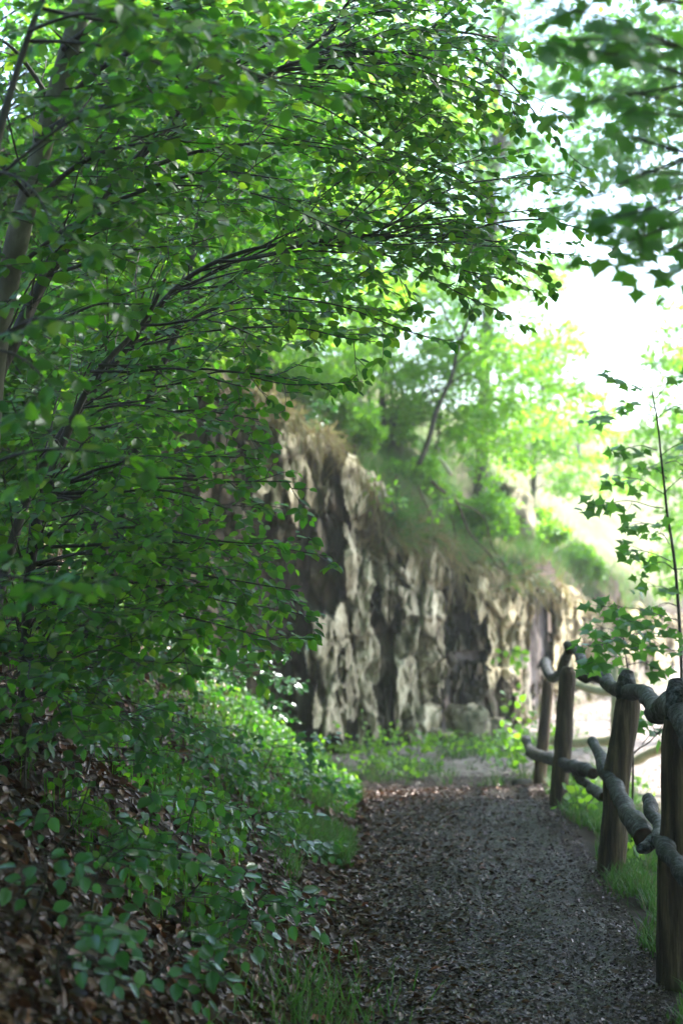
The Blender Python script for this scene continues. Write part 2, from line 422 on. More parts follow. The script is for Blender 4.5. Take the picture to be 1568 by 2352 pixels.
# ------------------------------------------------------------------ leaves
def leaf_template(kind):
    if kind == 'beech':      # folded along the midrib, curved, pointed
        t = np.array([0, .18, .42, .7, 1.0]); wv = np.array([0, .26, .34, .25, 0])
        mid = np.stack([t, 0 * t, -.10 * t ** 2], -1)
        Lf = np.stack([t[1:4], wv[1:4], -.10 * t[1:4] ** 2 + .07 + 0 * t[1:4]], -1)
        Rt = Lf * [1, -1, 1]
        v = np.vstack([mid, Lf, Rt])
        q = [[0, 1, 5, 5], [1, 2, 6, 5], [2, 3, 7, 6]]
        tris = [[0, 1, 5], [3, 4, 7], [1, 0, 8], [4, 3, 10]]
        quads = [[1, 2, 6, 5], [2, 3, 7, 6], [2, 1, 8, 9], [3, 2, 9, 10]]
        return v, np.array(tris), np.array(quads)
    if kind == 'simple':
        v = np.array([[0, 0, 0], [.45, .3, .05], [1, 0, -.08], [.45, -.3, .05]])
        return v, np.array([[0, 2, 1], [0, 3, 2]]), np.zeros((0, 4), int)
    if kind == 'maple':
        ang = np.radians([180, 128, 100, 74, 52, 30, 17, 0, -17, -30, -52, -74, -100, -128])
        rad = np.array([.10, .42, .30, .62, .34, .40, .62, 1.0, .62, .40, .34, .62, .30, .42]) * .62
        rad[3] = rad[11] = .55; rad[7] = .66; rad[4] = rad[10] = .33; rad[5] = rad[9] = .40; rad[6] = rad[8] = .42
        x = .34 + rad * np.cos(ang); y = rad * np.sin(ang) * 1.05
        z = -.12 * (x ** 2) - .10 * np.abs(y)
        v = np.vstack([[.34, 0, 0], np.stack([x, y, z], -1)])
        n_ = len(ang)
        return v, np.array([[0, 1 + k, 1 + (k + 1) % n_] for k in range(n_)]), np.zeros((0, 4), int)
    if kind == 'dead':
        v = np.array([[0, 0, 0], [.35, .30, .16], [.75, .22, .14], [1, 0, .05], [.72, -.2, .02], [.33, -.28, .10], [.5, 0, -.05]])
        return v, np.array([[6, 0, 1], [6, 1, 2], [6, 2, 3], [6, 3, 4], [6, 4, 5], [6, 5, 0]]), np.zeros((0, 4), int)
    if kind == 'blade':
        t = np.array([0, .35, .7, 1.0]); wv = np.array([.012, .012, .009, 0])
        c = np.stack([.35 * t ** 2, 0 * t, t - .12 * t ** 2], -1)
        v = []
        for k in range(3): v += [c[k] + [0, wv[k], 0], c[k] - [0, wv[k], 0]]
        v.append(c[3])
        return np.array(v), np.array([[4, 5, 6]]), np.array([[0, 1, 3, 2], [2, 3, 5, 4]])
TPL = {k: leaf_template(k) for k in ('beech', 'simple', 'maple', 'dead', 'blade')}

def leaves(mb, kind, pos, d, nrm, size):
    """many leaves at once: along direction d, facing nrm"""
    v, tr, qd = TPL[kind]
    pos = np.asarray(pos, float)
    if len(pos) == 0: return
    d = unit(d); y = unit(np.cross(nrm, d)); z = np.cross(d, y)
    size = np.broadcast_to(np.asarray(size, float), (len(pos),))
    V = pos[:, None, :] + size[:, None, None] * (v[None, :, 0:1] * d[:, None, :] + v[None, :, 1:2] * y[:, None, :] + v[None, :, 2:3] * z[:, None, :])
    off = (np.arange(len(pos)) * len(v))[:, None, None]
    mb.add(V.reshape(-1, 3), (tr[None] + off).reshape(-1, 3), (qd[None] + off).reshape(-1, 4) if len(qd) else np.zeros((0, 4), int))

class Plant:
    """gathers wood tubes and leaves of one plant"""
    def __init__(s, kind='beech', size=.06, seed=1, gap=.029, jit=.38, up=(0, -.45, .85), sides=4):
        s.kind = kind; s.size = size; s.r = np.random.default_rng(seed); s.gap = gap; s.jit = jit; s.up = unit(np.array(up)); s.sides = sides
        s.twigs = MB(); s.lp = []; s.ld = []; s.ln = []; s.ls = []
    def leafy(s, pts, nrm, start=.15, gap=None, size=None):
        """alternate leaves on both sides of a twig"""
        gap = gap or s.gap; size = size or s.size
        seg = np.linalg.norm(np.diff(pts, axis=0), axis=1); L = seg.sum()
        n = max(2, int(L * (1 - start) / gap))
        u = start + (1 - start) * (np.arange(n) + s.r.uniform(-.2, .2, n)) / n
        u = np.append(np.clip(u, 0, 1), 1.0)
        cum = np.concatenate([[0], np.cumsum(seg)]) / L
        p = np.stack([np.interp(u, cum, pts[:, k]) for k in range(3)], -1)
        t = unit(np.stack([np.interp(u, cum, np.gradient(pts[:, k])) for k in range(3)], -1))
        sd = np.where(np.arange(len(u)) % 2 == 0, 1., -1.); sd[-1] = 0
        lat = unit(np.cross(nrm, t))
        d = t * .75 + lat * sd[:, None] * .85 + s.r.normal(0, .18, (len(u), 3)) + np.array([0, 0, -.22])
        nn_ = unit(nrm + s.r.normal(0, s.jit, (len(u), 3)))
        s.lp.append(p + unit(d) * size * .06); s.ld.append(d); s.ln.append(nn_)
        s.ls.append(size * s.r.uniform(.7, 1.15, len(u)) * (1 - .25 * (u > .93)))
    def curve(s, a, d, L, n=6, droop=.12, wob=.05):
        p = [np.array(a, float)]; d = unit(d)
        for k in range(n):
            d = unit(d + s.r.normal(0, wob, 3) + np.array([0, 0, -droop / n]))
            p.append(p[-1] + d * L / n)
        return np.array(p)
    def limb(s, pts, r0, r1, side_len, gap=.16, start=.15, depth=1, nrm=None, wood=None, sides=6, taper=.55, dens=1.0):
        """a limb with side shoots in a flat spray, each carrying leaves"""
        pts = np.asarray(pts, float)
        seg = np.linalg.norm(np.diff(pts, axis=0), axis=1); L = seg.sum()
        n = len(pts)
        tube(wood or s.twigs, pts, np.linspace(r0, r1, n), sides, cap=False)
        cum = np.concatenate([[0], np.cumsum(seg)]) / L
        m = max(2, int(L * (1 - start) / gap)); sgn = 1
        for k in range(m):
            u = start + (1 - start) * (k + s.r.uniform(.1, .9)) / m
            p = np.array([np.interp(u, cum, pts[:, c]) for c in range(3)])
            t = unit(np.array([np.interp(u, cum, np.gradient(pts[:, c])) for c in range(3)]))
            nv = unit((s.up if nrm is None else nrm) + s.r.normal(0, .22, 3))
            lat = unit(np.cross(nv, t)) * sgn; sgn = -sgn
            ln = side_len * (1 - taper * u) * s.r.uniform(.65, 1.2)
            c = s.curve(p, t * s.r.uniform(.5, .9) + lat * .75 + nv * s.r.normal(0, .15), ln, 6)
            if depth > 1:
                s.limb(c, max(r1, r0 * .35), .0012, ln * .5, gap=max(.09, gap * .6), start=.2, depth=depth - 1, nrm=nv, sides=3)
            else:
                tube(s.twigs, c, np.linspace(max(.0022, r1 * .8), .001, len(c)), 3, cap=False)
                s.leafy(c, nv)
        s.leafy(pts[int(n * .6):], unit(s.up + s.r.normal(0, .1, 3)), 0)
    def finish(s, root, leafmat, twigmat, leafname='foliage', twigname='twigs', keep=None):
        p = np.concatenate(s.lp); d = np.concatenate(s.ld); n_ = np.concatenate(s.ln); z = np.concatenate(s.ls)
        if keep is not None:
            k = keep(p); p, d, n_, z = p[k], d[k], n_[k], z[k]
        fb = MB(); leaves(fb, s.kind, p, d, n_, z)
        fb.build(leafname, leafmat, root)
        if s.twigs.n: s.twigs.build(twigname, twigmat, root, smooth=True)
        return len(p)

def wob(pts, amp, n, seed):
    q = smooth_path(pts, n)
    q = q + amp * np.stack([fbm(q * 2.2, 2, seed), fbm(q * 2.2, 2, seed + 5), fbm(q * 2.2, 2, seed + 9)], -1)
    return q

NLEAF = 0
# ------------------------------------------------------------------ the beeches on the left bank
def screen_limb(pl, a, b, da, db, r0=.012, side=.5, gap=.13, sag=40, depth=2, start=.12, mid=None, r1=.002, n=22, wood=None, sides=6):
    A = P(*a, da); B = P(*b, db)
    pts = [A]
    if mid:
        for m_, dm in mid: pts.append(P(*m_, dm))
    else:
        pts.append(P((a[0] + b[0]) / 2, (a[1] + b[1]) / 2 - sag, (da + db) / 2))
    pts.append(B)
    q = wob(pts, .03, n, int(abs(a[1] * 7 + b[0])) % 997)
    if isinstance(wood, list):
        wood.append(MB()); pl.limb(q, r0, r1, side, gap=gap, depth=depth, start=start, wood=wood[-1], sides=sides)
    else:
        pl.limb(q, r0, r1, side, gap=gap, depth=depth, start=start, wood=wood, sides=sides)

def edge_x(py):
    return ramp(py, [(-200, 1250), (0, 1290), (300, 1250), (560, 1300), (700, 1110), (770, 900), (850, 520), (1000, 430), (1100, 560), (1270, 690), (1400, 660), (1550, 560), (1650, 480)])
def to_px(p):
    c, s_ = math.cos(PITCH), math.sin(PITCH); v = np.asarray(p) - EYE
    f = v[1] * c + v[2] * s_; u = -v[1] * s_ + v[2] * c
    return 784 + 3267 * v[0] / f, 1176 - 3267 * u / f
def fill(pl, trunk, n, ylo, yhi, xlo, xhi, dd, r=.0040, side=.38, gap=.11, wood=None, drop=0, bx=1.0):
    r_ = pl.r; tp = np.array([to_px(p) for p in trunk])
    for k in range(n):
        ty = r_.uniform(ylo, yhi); tx = xlo + (min(xhi, edge_x(ty) - r_.uniform(0, 90)) - xlo) * r_.random() ** bx
        c = np.hypot(tp[:, 0] - (tx - 380), tp[:, 1] - (ty + r_.uniform(-80, 260))) + r_.uniform(0, 200, len(tp))
        i = int(np.argmin(c)); a = tuple(tp[i]); da = trunk[i][1]
        screen_limb(pl, a, (tx, ty), da, da + r_.uniform(*dd), r, side=side, gap=gap, sag=r_.uniform(0, 60), wood=wood)

def build_limbs(LM, root):
    for m_ in LM: m_.build('limb', M['bark'], root, smooth=True)

def stem(px, r, name, root, mat, sides=8, noise=.06, n=26):
    q = wob([P(*p) for p in px], .02, n, int(px[0][0]) + 3)
    m_ = MB(); tube(m_, q, np.linspace(r[0], r[1], n), sides, noise=noise)
    return m_.build(name, mat, root, smooth=True), q

def ground_at(px, d):
    x = (px - 784) / 3267 * d
    return np.array([x, d, float(H(np.array([x]), np.array([d]))[0])])

def to_ground(pts_px):
    """prepends the spot on the ground below the first point"""
    return pts_px

# 1  beech with the pale trunk
b0 = ground_at(-60, 5.1)
t1 = thing('beech_tree', b0, 'beech with thick pale grey trunk leaning right at the upper left edge', 'tree')
q = smooth_path([b0, P(-20, 900, 5.0), P(30, 600, 4.9), P(75, 420, 4.8), P(120, 250, 4.7), P(175, 60, 4.6), P(215, -150, 4.6), P(240, -420, 4.5)], 40)
m_ = MB(); tube(m_, q, np.interp(np.linspace(0, 1, 40), [0, .05, 1], [.075, .044, .028]), 14, noise=.08); m_.build('trunk', M['beechbark'], t1, smooth=True)
pl = Plant(seed=11, size=.062)
LM = []
for a, b, da, db, r in [((120, 250), (480, 60), 4.7, 3.9, .014), ((150, 130), (520, -80), 4.6, 3.9, .012), ((100, 330), (520, 200), 4.7, 4.1, .013), ((60, 470), (420, 300), 4.8, 4.3, .012),
                        ((185, 10), (700, -60), 4.6, 4.5, .014), ((120, 240), (-60, 60), 4.7, 4.6, .010), ((60, 460), (-80, 350), 4.8, 4.5, .008), ((200, -60), (300, -300), 4.6, 4.5, .012), ((20, 620), (380, 480), 4.9, 4.3, .010), ((150, 130), (330, 20), 4.6, 6.0, .010)]:
    screen_limb(pl, a, b, da, db, r, side=.55, gap=.13, wood=LM)
fill(pl, q, 12, -60, 620, -60, 620, (-1.4, .8), wood=LM, side=.5)
build_limbs(LM, t1)
NLEAF += pl.finish(t1, M['beech'], M['bark'])

# 2  slender beech whose dark limb crosses the whole upper half
b0 = ground_at(-120, 4.9)
t2 = thing('beech_tree', b0, 'slender beech whose long dark limb arches from the left edge to the top centre', 'tree')
q = smooth_path([b0, P(-30, 960, 5.0), P(40, 770, 5.1), P(110, 630, 5.2), P(215, 480, 5.3), P(290, 395, 5.4), P(395, 285, 5.5), P(520, 220, 5.6), P(640, 160, 5.8), P(760, 110, 5.9), P(900, 80, 6.1), P(1010, 70, 6.2), P(1140, 85, 6.3)], 60)
m_ = MB(); tube(m_, q, np.interp(np.linspace(0, 1, 60), [0, .3, .6, 1], [.035, .022, .014, .005]), 8, noise=.08, nf=20); m_.build('trunk', M['bark'], t2, smooth=True)
pl = Plant(seed=22, size=.056, gap=.027)
LM = []
for a, b, da, db, r in [((395, 285), (790, 20), 5.5, 5.2, .010), ((520, 220), (880, 150), 5.6, 5.2, .009), ((640, 160), (1080, 190), 5.8, 5.6, .009), ((760, 110), (1200, 250), 5.9, 5.8, .009),
                        ((900, 80), (1230, 130), 6.1, 6.2, .008), ((1010, 70), (1290, 340), 6.2, 6.2, .007), ((290, 395), (830, 340), 5.4, 5.4, .010), ((215, 480), (700, 400), 5.3, 5.0, .009),
                        ((640, 160), (990, 20), 5.8, 5.6, .008), ((395, 285), (560, 60), 5.5, 5.0, .008), ((110, 630), (480, 560), 5.2, 4.8, .008), ((40, 770), (330, 700), 5.1, 4.7, .008), ((760, 110), (900, -60), 5.9, 5.7, .007), ((1000, 70), (1180, -30), 6.2, 6.2, .007)]:
    screen_limb(pl, a, b, da, db, r, side=.42, gap=.12, wood=LM)
fill(pl, q[8:], 26, -60, 620, 100, 1300, (-.8, .9), wood=LM)
fill(pl, q[24:], 16, -60, 330, 880, 1290, (-.5, .8), wood=LM)
build_limbs(LM, t2)
NLEAF += pl.finish(t2, M['beech'], M['bark'])

# 3  beech with branches sweeping level across the middle
b0 = ground_at(-40, 5.9)
t3 = thing('beech_tree', b0, 'thin forked beech with level sprays reaching out over the rock face', 'tree')
q = smooth_path([b0, P(60, 1150, 5.9), P(190, 930, 5.9), P(300, 790, 5.9), P(400, 665, 5.9), P(500, 600, 5.8), P(640, 560, 5.8), P(820, 548, 5.7), P(1000, 540, 5.7), P(1150, 556, 5.7)], 60)
m_ = MB(); tube(m_, q, np.interp(np.linspace(0, 1, 60), [0, .4, .7, 1], [.024, .012, .007, .003]), 8, noise=.08, nf=20); m_.build('trunk', M['bark'], t3, smooth=True)
pl = Plant(seed=33, size=.053, gap=.027)
LM = []
for a, b, da, db, r in [((400, 665), (1290, 470), 5.9, 5.6, .0055), ((500, 600), (1330, 580), 5.8, 5.6, .0055), ((640, 560), (1170, 715), 5.8, 5.4, .0055), ((500, 600), (1190, 660), 5.8, 5.6, .0055), ((400, 665), (990, 775), 5.9, 5.3, .0055),
                        ((820, 548), (1240, 640), 5.7, 5.9, .0055), ((300, 790), (860, 790), 5.9, 5.4, .0055), ((190, 930), (740, 885), 5.9, 5.2, .0055), ((820, 548), (1290, 400), 5.7, 5.9, .0055), ((400, 665), (1100, 430), 5.9, 6.1, .0055),
                        ((300, 790), (760, 700), 5.9, 6.1, .0055), ((190, 930), (600, 1000), 5.9, 5.2, .0055), ((1000, 540), (1380, 540), 5.7, 5.6, .006), ((300, 790), (900, 620), 5.9, 6.3, .0055)]:
    screen_limb(pl, a, b, da, db, r, side=.40, gap=.12, wood=LM)
fill(pl, q[6:], 34, 250, 900, 100, 1300, (-.9, .9), wood=LM, bx=.8)
build_limbs(LM, t3)
NLEAF += pl.finish(t3, M['beech'], M['bark'])

# 4  lower beech, its tips against the dark rock
b0 = ground_at(60, 5.2)
t4 = thing('beech_tree', b0, 'low beech shrub with drooping spray tips in front of the dark rock recess', 'tree')
q = smooth_path([b0, P(70, 1300, 5.2), P(110, 1120, 5.2), P(160, 980, 5.2), P(230, 850, 5.2), P(330, 740, 5.3), P(380, 640, 5.3)], 40)
m_ = MB(); tube(m_, q, np.linspace(.024, .006, 40), 8, noise=.08, nf=20); m_.build('trunk', M['bark'], t4, smooth=True)
pl = Plant(seed=44, size=.050, gap=.026)
LM = []
for a, b, da, db, r in [((160, 980), (600, 975), 5.2, 4.9, .008), ((110, 1120), (670, 1115), 5.2, 4.8, .008), ((110, 1120), (590, 1060), 5.2, 5.0, .007), ((90, 1220), (600, 1240), 5.2, 4.9, .008), ((80, 1250), (757, 1275), 5.2, 5.2, .008),
                        ((70, 1300), (690, 1350), 5.2, 5.1, .008), ((230, 850), (570, 900), 5.2, 5.0, .007), ((230, 850), (745, 890), 5.2, 5.4, .007), ((70, 1320), (710, 1420), 5.2, 5.4, .007), ((65, 1380), (640, 1480), 5.2, 5.2, .007),
                        ((110, 1120), (520, 1180), 5.2, 4.7, .007), ((330, 740), (620, 800), 5.3, 5.0, .006), ((70, 1300), (460, 1330), 5.2, 4.5, .007), ((110, 1120), (400, 1050), 5.2, 4.6, .007), ((100, 1160), (300, 1210), 5.2, 4.4, .006), ((160, 980), (420, 940), 5.2, 4.7, .006)]:
    screen_limb(pl, a, b, da, db, r, side=.34, gap=.11, sag=25, wood=LM)
fill(pl, q[3:], 26, 900, 1600, -40, 760, (-1.0, .6), wood=LM, side=.32, bx=.8)
fill(pl, q[2:14], 16, 1380, 1720, -60, 420, (-1.1, .3), wood=LM, side=.34)
build_limbs(LM, t4)
NLEAF += pl.finish(t4, M['beech'], M['bark'])

# 5  beech sapling behind, at the foot of the bank by the rock
b0 = ground_at(230, 7.6)
t5 = thing('beech_tree', b0, 'bushy light green beech sapling between the bank and the rock pillar', 'tree')
q = smooth_path([b0, P(260, 1300, 7.6), P(300, 1100, 7.6), P(350, 900, 7.6), P(420, 720, 7.6), P(460, 500, 7.7), P(560, 300, 7.8)], 40)
m_ = MB(); tube(m_, q, np.linspace(.035, .008, 40), 8, noise=.08, nf=20); m_.build('trunk', M['bark'], t5, smooth=True)
pl = Plant(seed=55, size=.066)
LM = []
for a, b, da, db, r in [((300, 1100), (640, 1180), 7.6, 7.4, .010), ((280, 1200), (690, 1400), 7.6, 7.4, .010), ((270, 1250), (620, 1300), 7.6, 7.2, .010), ((260, 1300), (680, 1480), 7.6, 7.5, .010), 
                         ((420, 720), (850, 650), 7.6, 7.8, .010), ((420, 720), (800, 560), 7.6, 8.0, .010), ((460, 500), (900, 420), 7.7, 8.0, .010), ((560, 300), (860, 240), 7.8, 8.0, .009),
                        ((260, 1350), (560, 1540), 7.6, 7.3, .009), ((300, 1100), (60, 1000), 7.6, 7.3, .009), ((350, 900), (100, 760), 7.6, 7.2, .009), ((420, 720), (200, 560), 7.6, 7.2, .009), ((280, 1200), (30, 1200), 7.6, 7.0, .009), ((460, 500), (260, 330), 7.7, 7.4, .009), ((270, 1280), (450, 1420), 7.6, 6.9, .009)]:
    screen_limb(pl, a, b, da, db, r, side=.5, gap=.14, wood=LM)
fill(pl, q[3:], 34, 300, 1560, -60, 900, (-.9, .8), wood=LM, side=.5, bx=.8)
build_limbs(LM, t5)
NLEAF += pl.finish(t5, M['beech'], M['bark'])

# 6  near beech at the left edge, soft and dark
b0 = ground_at(-330, 3.7)
t6 = thing('beech_tree', b0, 'near beech sapling at the left edge with dark blurred leaves', 'tree')
q = smooth_path([b0, P(-150, 1500, 3.7), P(-90, 1150, 3.7), P(-60, 800, 3.7), P(-20, 400, 3.7), P(60, 100, 3.7), P(160, -150, 3.7)], 40)
m_ = MB(); tube(m_, q, np.linspace(.022, .006, 40), 8, noise=.08, nf=20); m_.build('trunk', M['bark'], t6, smooth=True)
pl = Plant(seed=66, size=.058)
LM = []
for a, b, da, db, r in [((-20, 400), (330, 230), 3.7, 3.5, .006), ((60, 100), (560, 200), 3.7, 3.4, .006), ((60, 100), (420, 60), 3.7, 3.4, .006), ((-60, 800), (180, 760), 3.7, 3.3, .006), ((-90, 1150), (230, 1060), 3.7, 3.4, .006), ((100, 0), (760, 240), 3.7, 3.6, .006),
                        ((-120, 1350), (200, 1370), 3.7, 3.3, .006), ((-60, 800), (150, 920), 3.7, 3.5, .005), ((-20, 400), (120, 520), 3.7, 3.4, .005), ((120, -50), (300, 30), 3.7, 3.2, .005)]:
    screen_limb(pl, a, b, da, db, r, side=.26, gap=.12, depth=2, wood=LM)
build_limbs(LM, t6)
NLEAF += pl.finish(t6, M['beech'], M['bark'])

# ------------------------------------------------------------------ seedlings on the bank
def seedling(px, py, h, reach, label, seed, kind='beech', size=.05, mat='beech', n=5, group='beech seedlings growing out of the leaf litter', d=None):
    # find the bank under this spot of the picture
    if d is None:
        for d in np.arange(2.2, 14, .04):
            g_ = P(px, py, d)
            if g_[2] < float(H(np.array([g_[0]]), np.array([g_[1]]))[0]): break
    b = ground_at(px, d)
    root = thing('beech_seedling' if kind == 'beech' else 'maple_seedling', b, label, 'seedling', group)
    pl = Plant(kind=kind, seed=seed, size=size, gap=.034 if kind == 'beech' else .06, jit=.35)
    r_ = pl.r
    top = b + np.array([r_.normal(.10, .06), r_.normal(-.05, .06), h])
    q = wob([b - [0, 0, .02], (b + top) / 2 + r_.normal(0, .02, 3), top], .02, 12, seed)
    m_ = MB(); tube(m_, q, np.linspace(.005, .0018, 12), 5); m_.build('stem', M['bark'], root, smooth=True)
    for k in range(n):
        u = .3 + .7 * k / max(1, n - 1); p = q[min(11, int(u * 11))]
        a = r_.uniform(-.6, .9) if r_.random() < .75 else r_.uniform(2, 4.2)
        dd = np.array([math.cos(a), -abs(math.sin(a)) * .9, r_.uniform(-.25, .25)])
        c = pl.curve(p, dd, reach * r_.uniform(.6, 1.15), 7, droop=.35)
        if reach > .3: pl.limb(c, .003, .001, reach * .35, gap=.09, start=.25, sides=3)
        else:
            tube(pl.twigs, c, np.linspace(.0022, .001, len(c)), 3, cap=False); pl.leafy(c, unit(pl.up + r_.normal(0, .2, 3)), .15)
    pl.finish(root, M['seedling' if mat == 'beech' else mat], M['bark'])

SEED = [
 (40, 1640, .35, .42, 'dark beech seedling against the left edge, just below the shrub leaves'),
 (160, 1600, .35, .45, 'bushy beech seedling below the low shrub, second from the left edge'),
 (290, 1580, .40, .45, 'beech seedling with wide level twigs at mid height of the bank'),
 (420, 1600, .35, .45, 'beech seedling under the spray tips, left of the grassy strip'),
 (540, 1640, .38, .42, 'light green beech seedling at the upper end of the grassy strip'),
 (640, 1660, .30, .36, 'small bright beech seedling just left of the rock pillar foot'),
 (60, 1830, .30, .38, 'dark bluish beech seedling at the left edge halfway down the litter'),
 (200, 1790, .30, .36, 'beech seedling with glossy leaves over dark litter, left'),
 (350, 1760, .28, .36, 'beech seedling with hanging twigs in the middle of the bank'),
 (480, 1780, .28, .34, 'beech seedling with round fresh leaves near the grass'),
 (590, 1800, .25, .34, 'beech seedling bending right toward the grassy strip'),
 (680, 1850, .20, .28, 'low beech seedling at the edge of the grass'),
 (120, 1980, .26, .32, 'pale sheened beech seedling near the left edge'),
 (300, 1960, .22, .30, 'sparse beech seedling in the brown litter, centre of the bank'),
 (430, 1930, .22, .30, 'beech seedling with a twig of six leaves over brown litter'),
 (560, 1950, .18, .28, 'small beech seedling above the maple leaf'),
 (700, 1990, .14, .22, 'tiny beech seedling near the path edge'),
 (60, 2150, .24, .28, 'blurred beech seedling low at the left edge'),
 (210, 2110, .22, .28, 'beech seedling with shining drooping leaves, lower left'),
 (380, 2090, .20, .26, 'beech seedling in the lower bank, right of the shining one'),
 (540, 2120, .16, .24, 'beech seedling with a slanting row of leaves by the grass tuft'),
 (130, 2290, .22, .24, 'big-leaved blurred beech seedling in the bottom left corner'),
 (330, 2270, .18, .24, 'beech seedling at the bottom edge, left'),
 (470, 2230, .15, .22, 'beech seedling near the bottom, left of the grass tuft'),
]
for k, (px, py, h, rc, lb) in enumerate(SEED):
    seedling(px, py, h, rc, lb, 300 + k, size=.054, n=9 if py < 1850 else 7)
seedling(330, 1970, .10, .07, 'bright green maple seedling with jagged leaves in the brown litter', 401, kind='maple', size=.075, mat='maple', n=3, group=None)
seedling(590, 2080, .09, .08, 'single maple seedling with broad dark green leaf near the path', 402, kind='maple', size=.09, mat='maple', n=3, group=None)

# ------------------------------------------------------------------ maple at the right edge
def maple(pts, limbs, label, seed, size, side, group=None, r=(.012, .004), mat='maple', gap=.052, depth=1, jit=.36, up=(0, -.55, .85), base=None, name='maple_sapling', sgap=.10):
    b = base if base is not None else P(*pts[0])
    root = thing(name, b, label, 'tree', group)
    q = wob([b] + [P(*p) for p in pts[(0 if base is not None else 1):]], .015, 36, seed)
    m_ = MB(); tube(m_, q, np.linspace(r[0], r[1], 36), 7, noise=.06); m_.build('trunk', M['bark'], root, smooth=True)
    pl = Plant(kind='maple', seed=seed, size=size, gap=gap, jit=jit, up=up)
    for a, bb, da, db in limbs:
        screen_limb(pl, a, bb, da, db, r[1] * .9, side=side, gap=sgap, depth=depth, sag=12, r1=.0012, start=.25, sides=4)
    pl.finish(root, M[mat], M['bark'])

maple([(1560, 1560, 7.8), (1545, 1300, 7.8), (1530, 1130, 7.8), (1510, 1000, 7.8), (1495, 900, 7.8)],
      [((1495, 900), (1390, 855), 7.8, 7.6), ((1497, 915), (1570, 840), 7.8, 7.6), ((1505, 960), (1345, 960), 7.8, 7.6), ((1505, 970), (1600, 930), 7.8, 7.6), ((1515, 1030), (1420, 1040), 7.8, 7.5), ((1530, 1130), (1400, 1100), 7.8, 7.5), ((1532, 1160), (1345, 1170), 7.8, 7.4),
       ((1530, 1130), (1620, 1080), 7.8, 7.5), ((1535, 1200), (1440, 1220), 7.8, 7.5), ((1542, 1290), (1430, 1260), 7.8, 7.5), ((1545, 1300), (1620, 1330), 7.8, 7.4), ((1548, 1350), (1480, 1350), 7.8, 7.5), ((1555, 1420), (1370, 1400), 7.8, 7.2), ((1555, 1450), (1430, 1430), 7.8, 7.3),
       ((1556, 1460), (1340, 1490), 7.8, 7.2), ((1558, 1500), (1450, 1490), 7.8, 7.2), ((1558, 1500), (1620, 1450), 7.8, 7.3), ((1515, 1050), (1600, 1020), 7.8, 7.5), ((1500, 940), (1440, 930), 7.8, 7.9), ((1525, 1100), (1480, 1075), 7.8, 8.0), ((1540, 1250), (1500, 1235), 7.8, 8.0), ((1545, 1320), (1490, 1300), 7.8, 8.0), ((1520, 1060), (1570, 1075), 7.8, 7.9), ((1555, 1400), (1500, 1400), 7.8, 8.0)],
      'thin upright maple sapling with layered jagged leaves behind the fence at the right edge', 71, .095, .15, base=ground_at(1562, 7.8))
maple([(1450, 1640, 7.9), (1440, 1560, 7.9), (1428, 1440, 7.9)],
      [((1430, 1470), (1350, 1440), 7.9, 7.8), ((1430, 1480), (1500, 1450), 7.9, 7.7), ((1440, 1550), (1380, 1530), 7.9, 7.8), ((1438, 1530), (1520, 1545), 7.9, 7.8), ((1436, 1520), (1345, 1530), 7.9, 7.8)],
      'short maple sapling rising just behind the second nearest fence post', 72, .12, .07, base=ground_at(1452, 7.9), r=(.007, .003))
maple([(1440, 1760, 8.2), (1490, 1700, 8.0), (1530, 1660, 7.9)],
      [((1480, 1710), (1530, 1690), 8.0, 8.0), ((1500, 1690), (1480, 1655), 8.0, 8.0), ((1510, 1680), (1560, 1640), 8.0, 7.9)],
      'slanting maple shoot seen between the two nearest fence posts', 73, .10, .06, base=ground_at(1435, 8.3), r=(.006, .003))
# the near maple hanging in from the upper right: dark, out of focus
maple([(1750, 2300, 3.0), (1780, 1500, 3.0), (1760, 700, 3.0), (1700, 200, 3.0), (1640, -100, 3.0)],
      [((1700, 200), (1270, 120), 3.0, 2.9), ((1720, 300), (1330, 470), 3.0, 2.9), ((1690, 120), (1200, 0), 3.0, 2.8), ((1740, 420), (1400, 560), 3.0, 2.9), ((1740, 400), (1290, 300), 3.0, 3.1), ((1660, 0), (1150, -60), 3.0, 2.9), ((1700, 200), (1400, 60), 3.0, 2.9), ((1690, 120), (1330, 60), 3.0, 3.0), ((1660, 0), (1350, -30), 3.0, 3.1), ((1720, 300), (1380, 200), 3.0, 3.0), ((1690, 120), (1500, 130), 3.0, 3.1), ((1690, 120), (1210, 60), 3.0, 2.9), ((1660, 0), (1260, 10), 3.0, 3.0), ((1720, 300), (1480, 260), 3.0, 2.9), ((1740, 400), (1370, 520), 3.0, 2.9), ((1740, 420), (1480, 400), 3.0, 3.1), ((1700, 200), (1320, 250), 3.0, 3.0), ((1740, 450), (1340, 590), 3.0, 2.9), ((1745, 480), (1450, 600), 3.0, 3.0), ((1745, 480), (1560, 590), 3.0, 3.1)],
      'near maple hanging its dark blurred leaves into the upper right corner', 74, .072, .24, base=ground_at(1760, 3.0), r=(.02, .008), name='maple_tree', depth=1, sgap=.075)

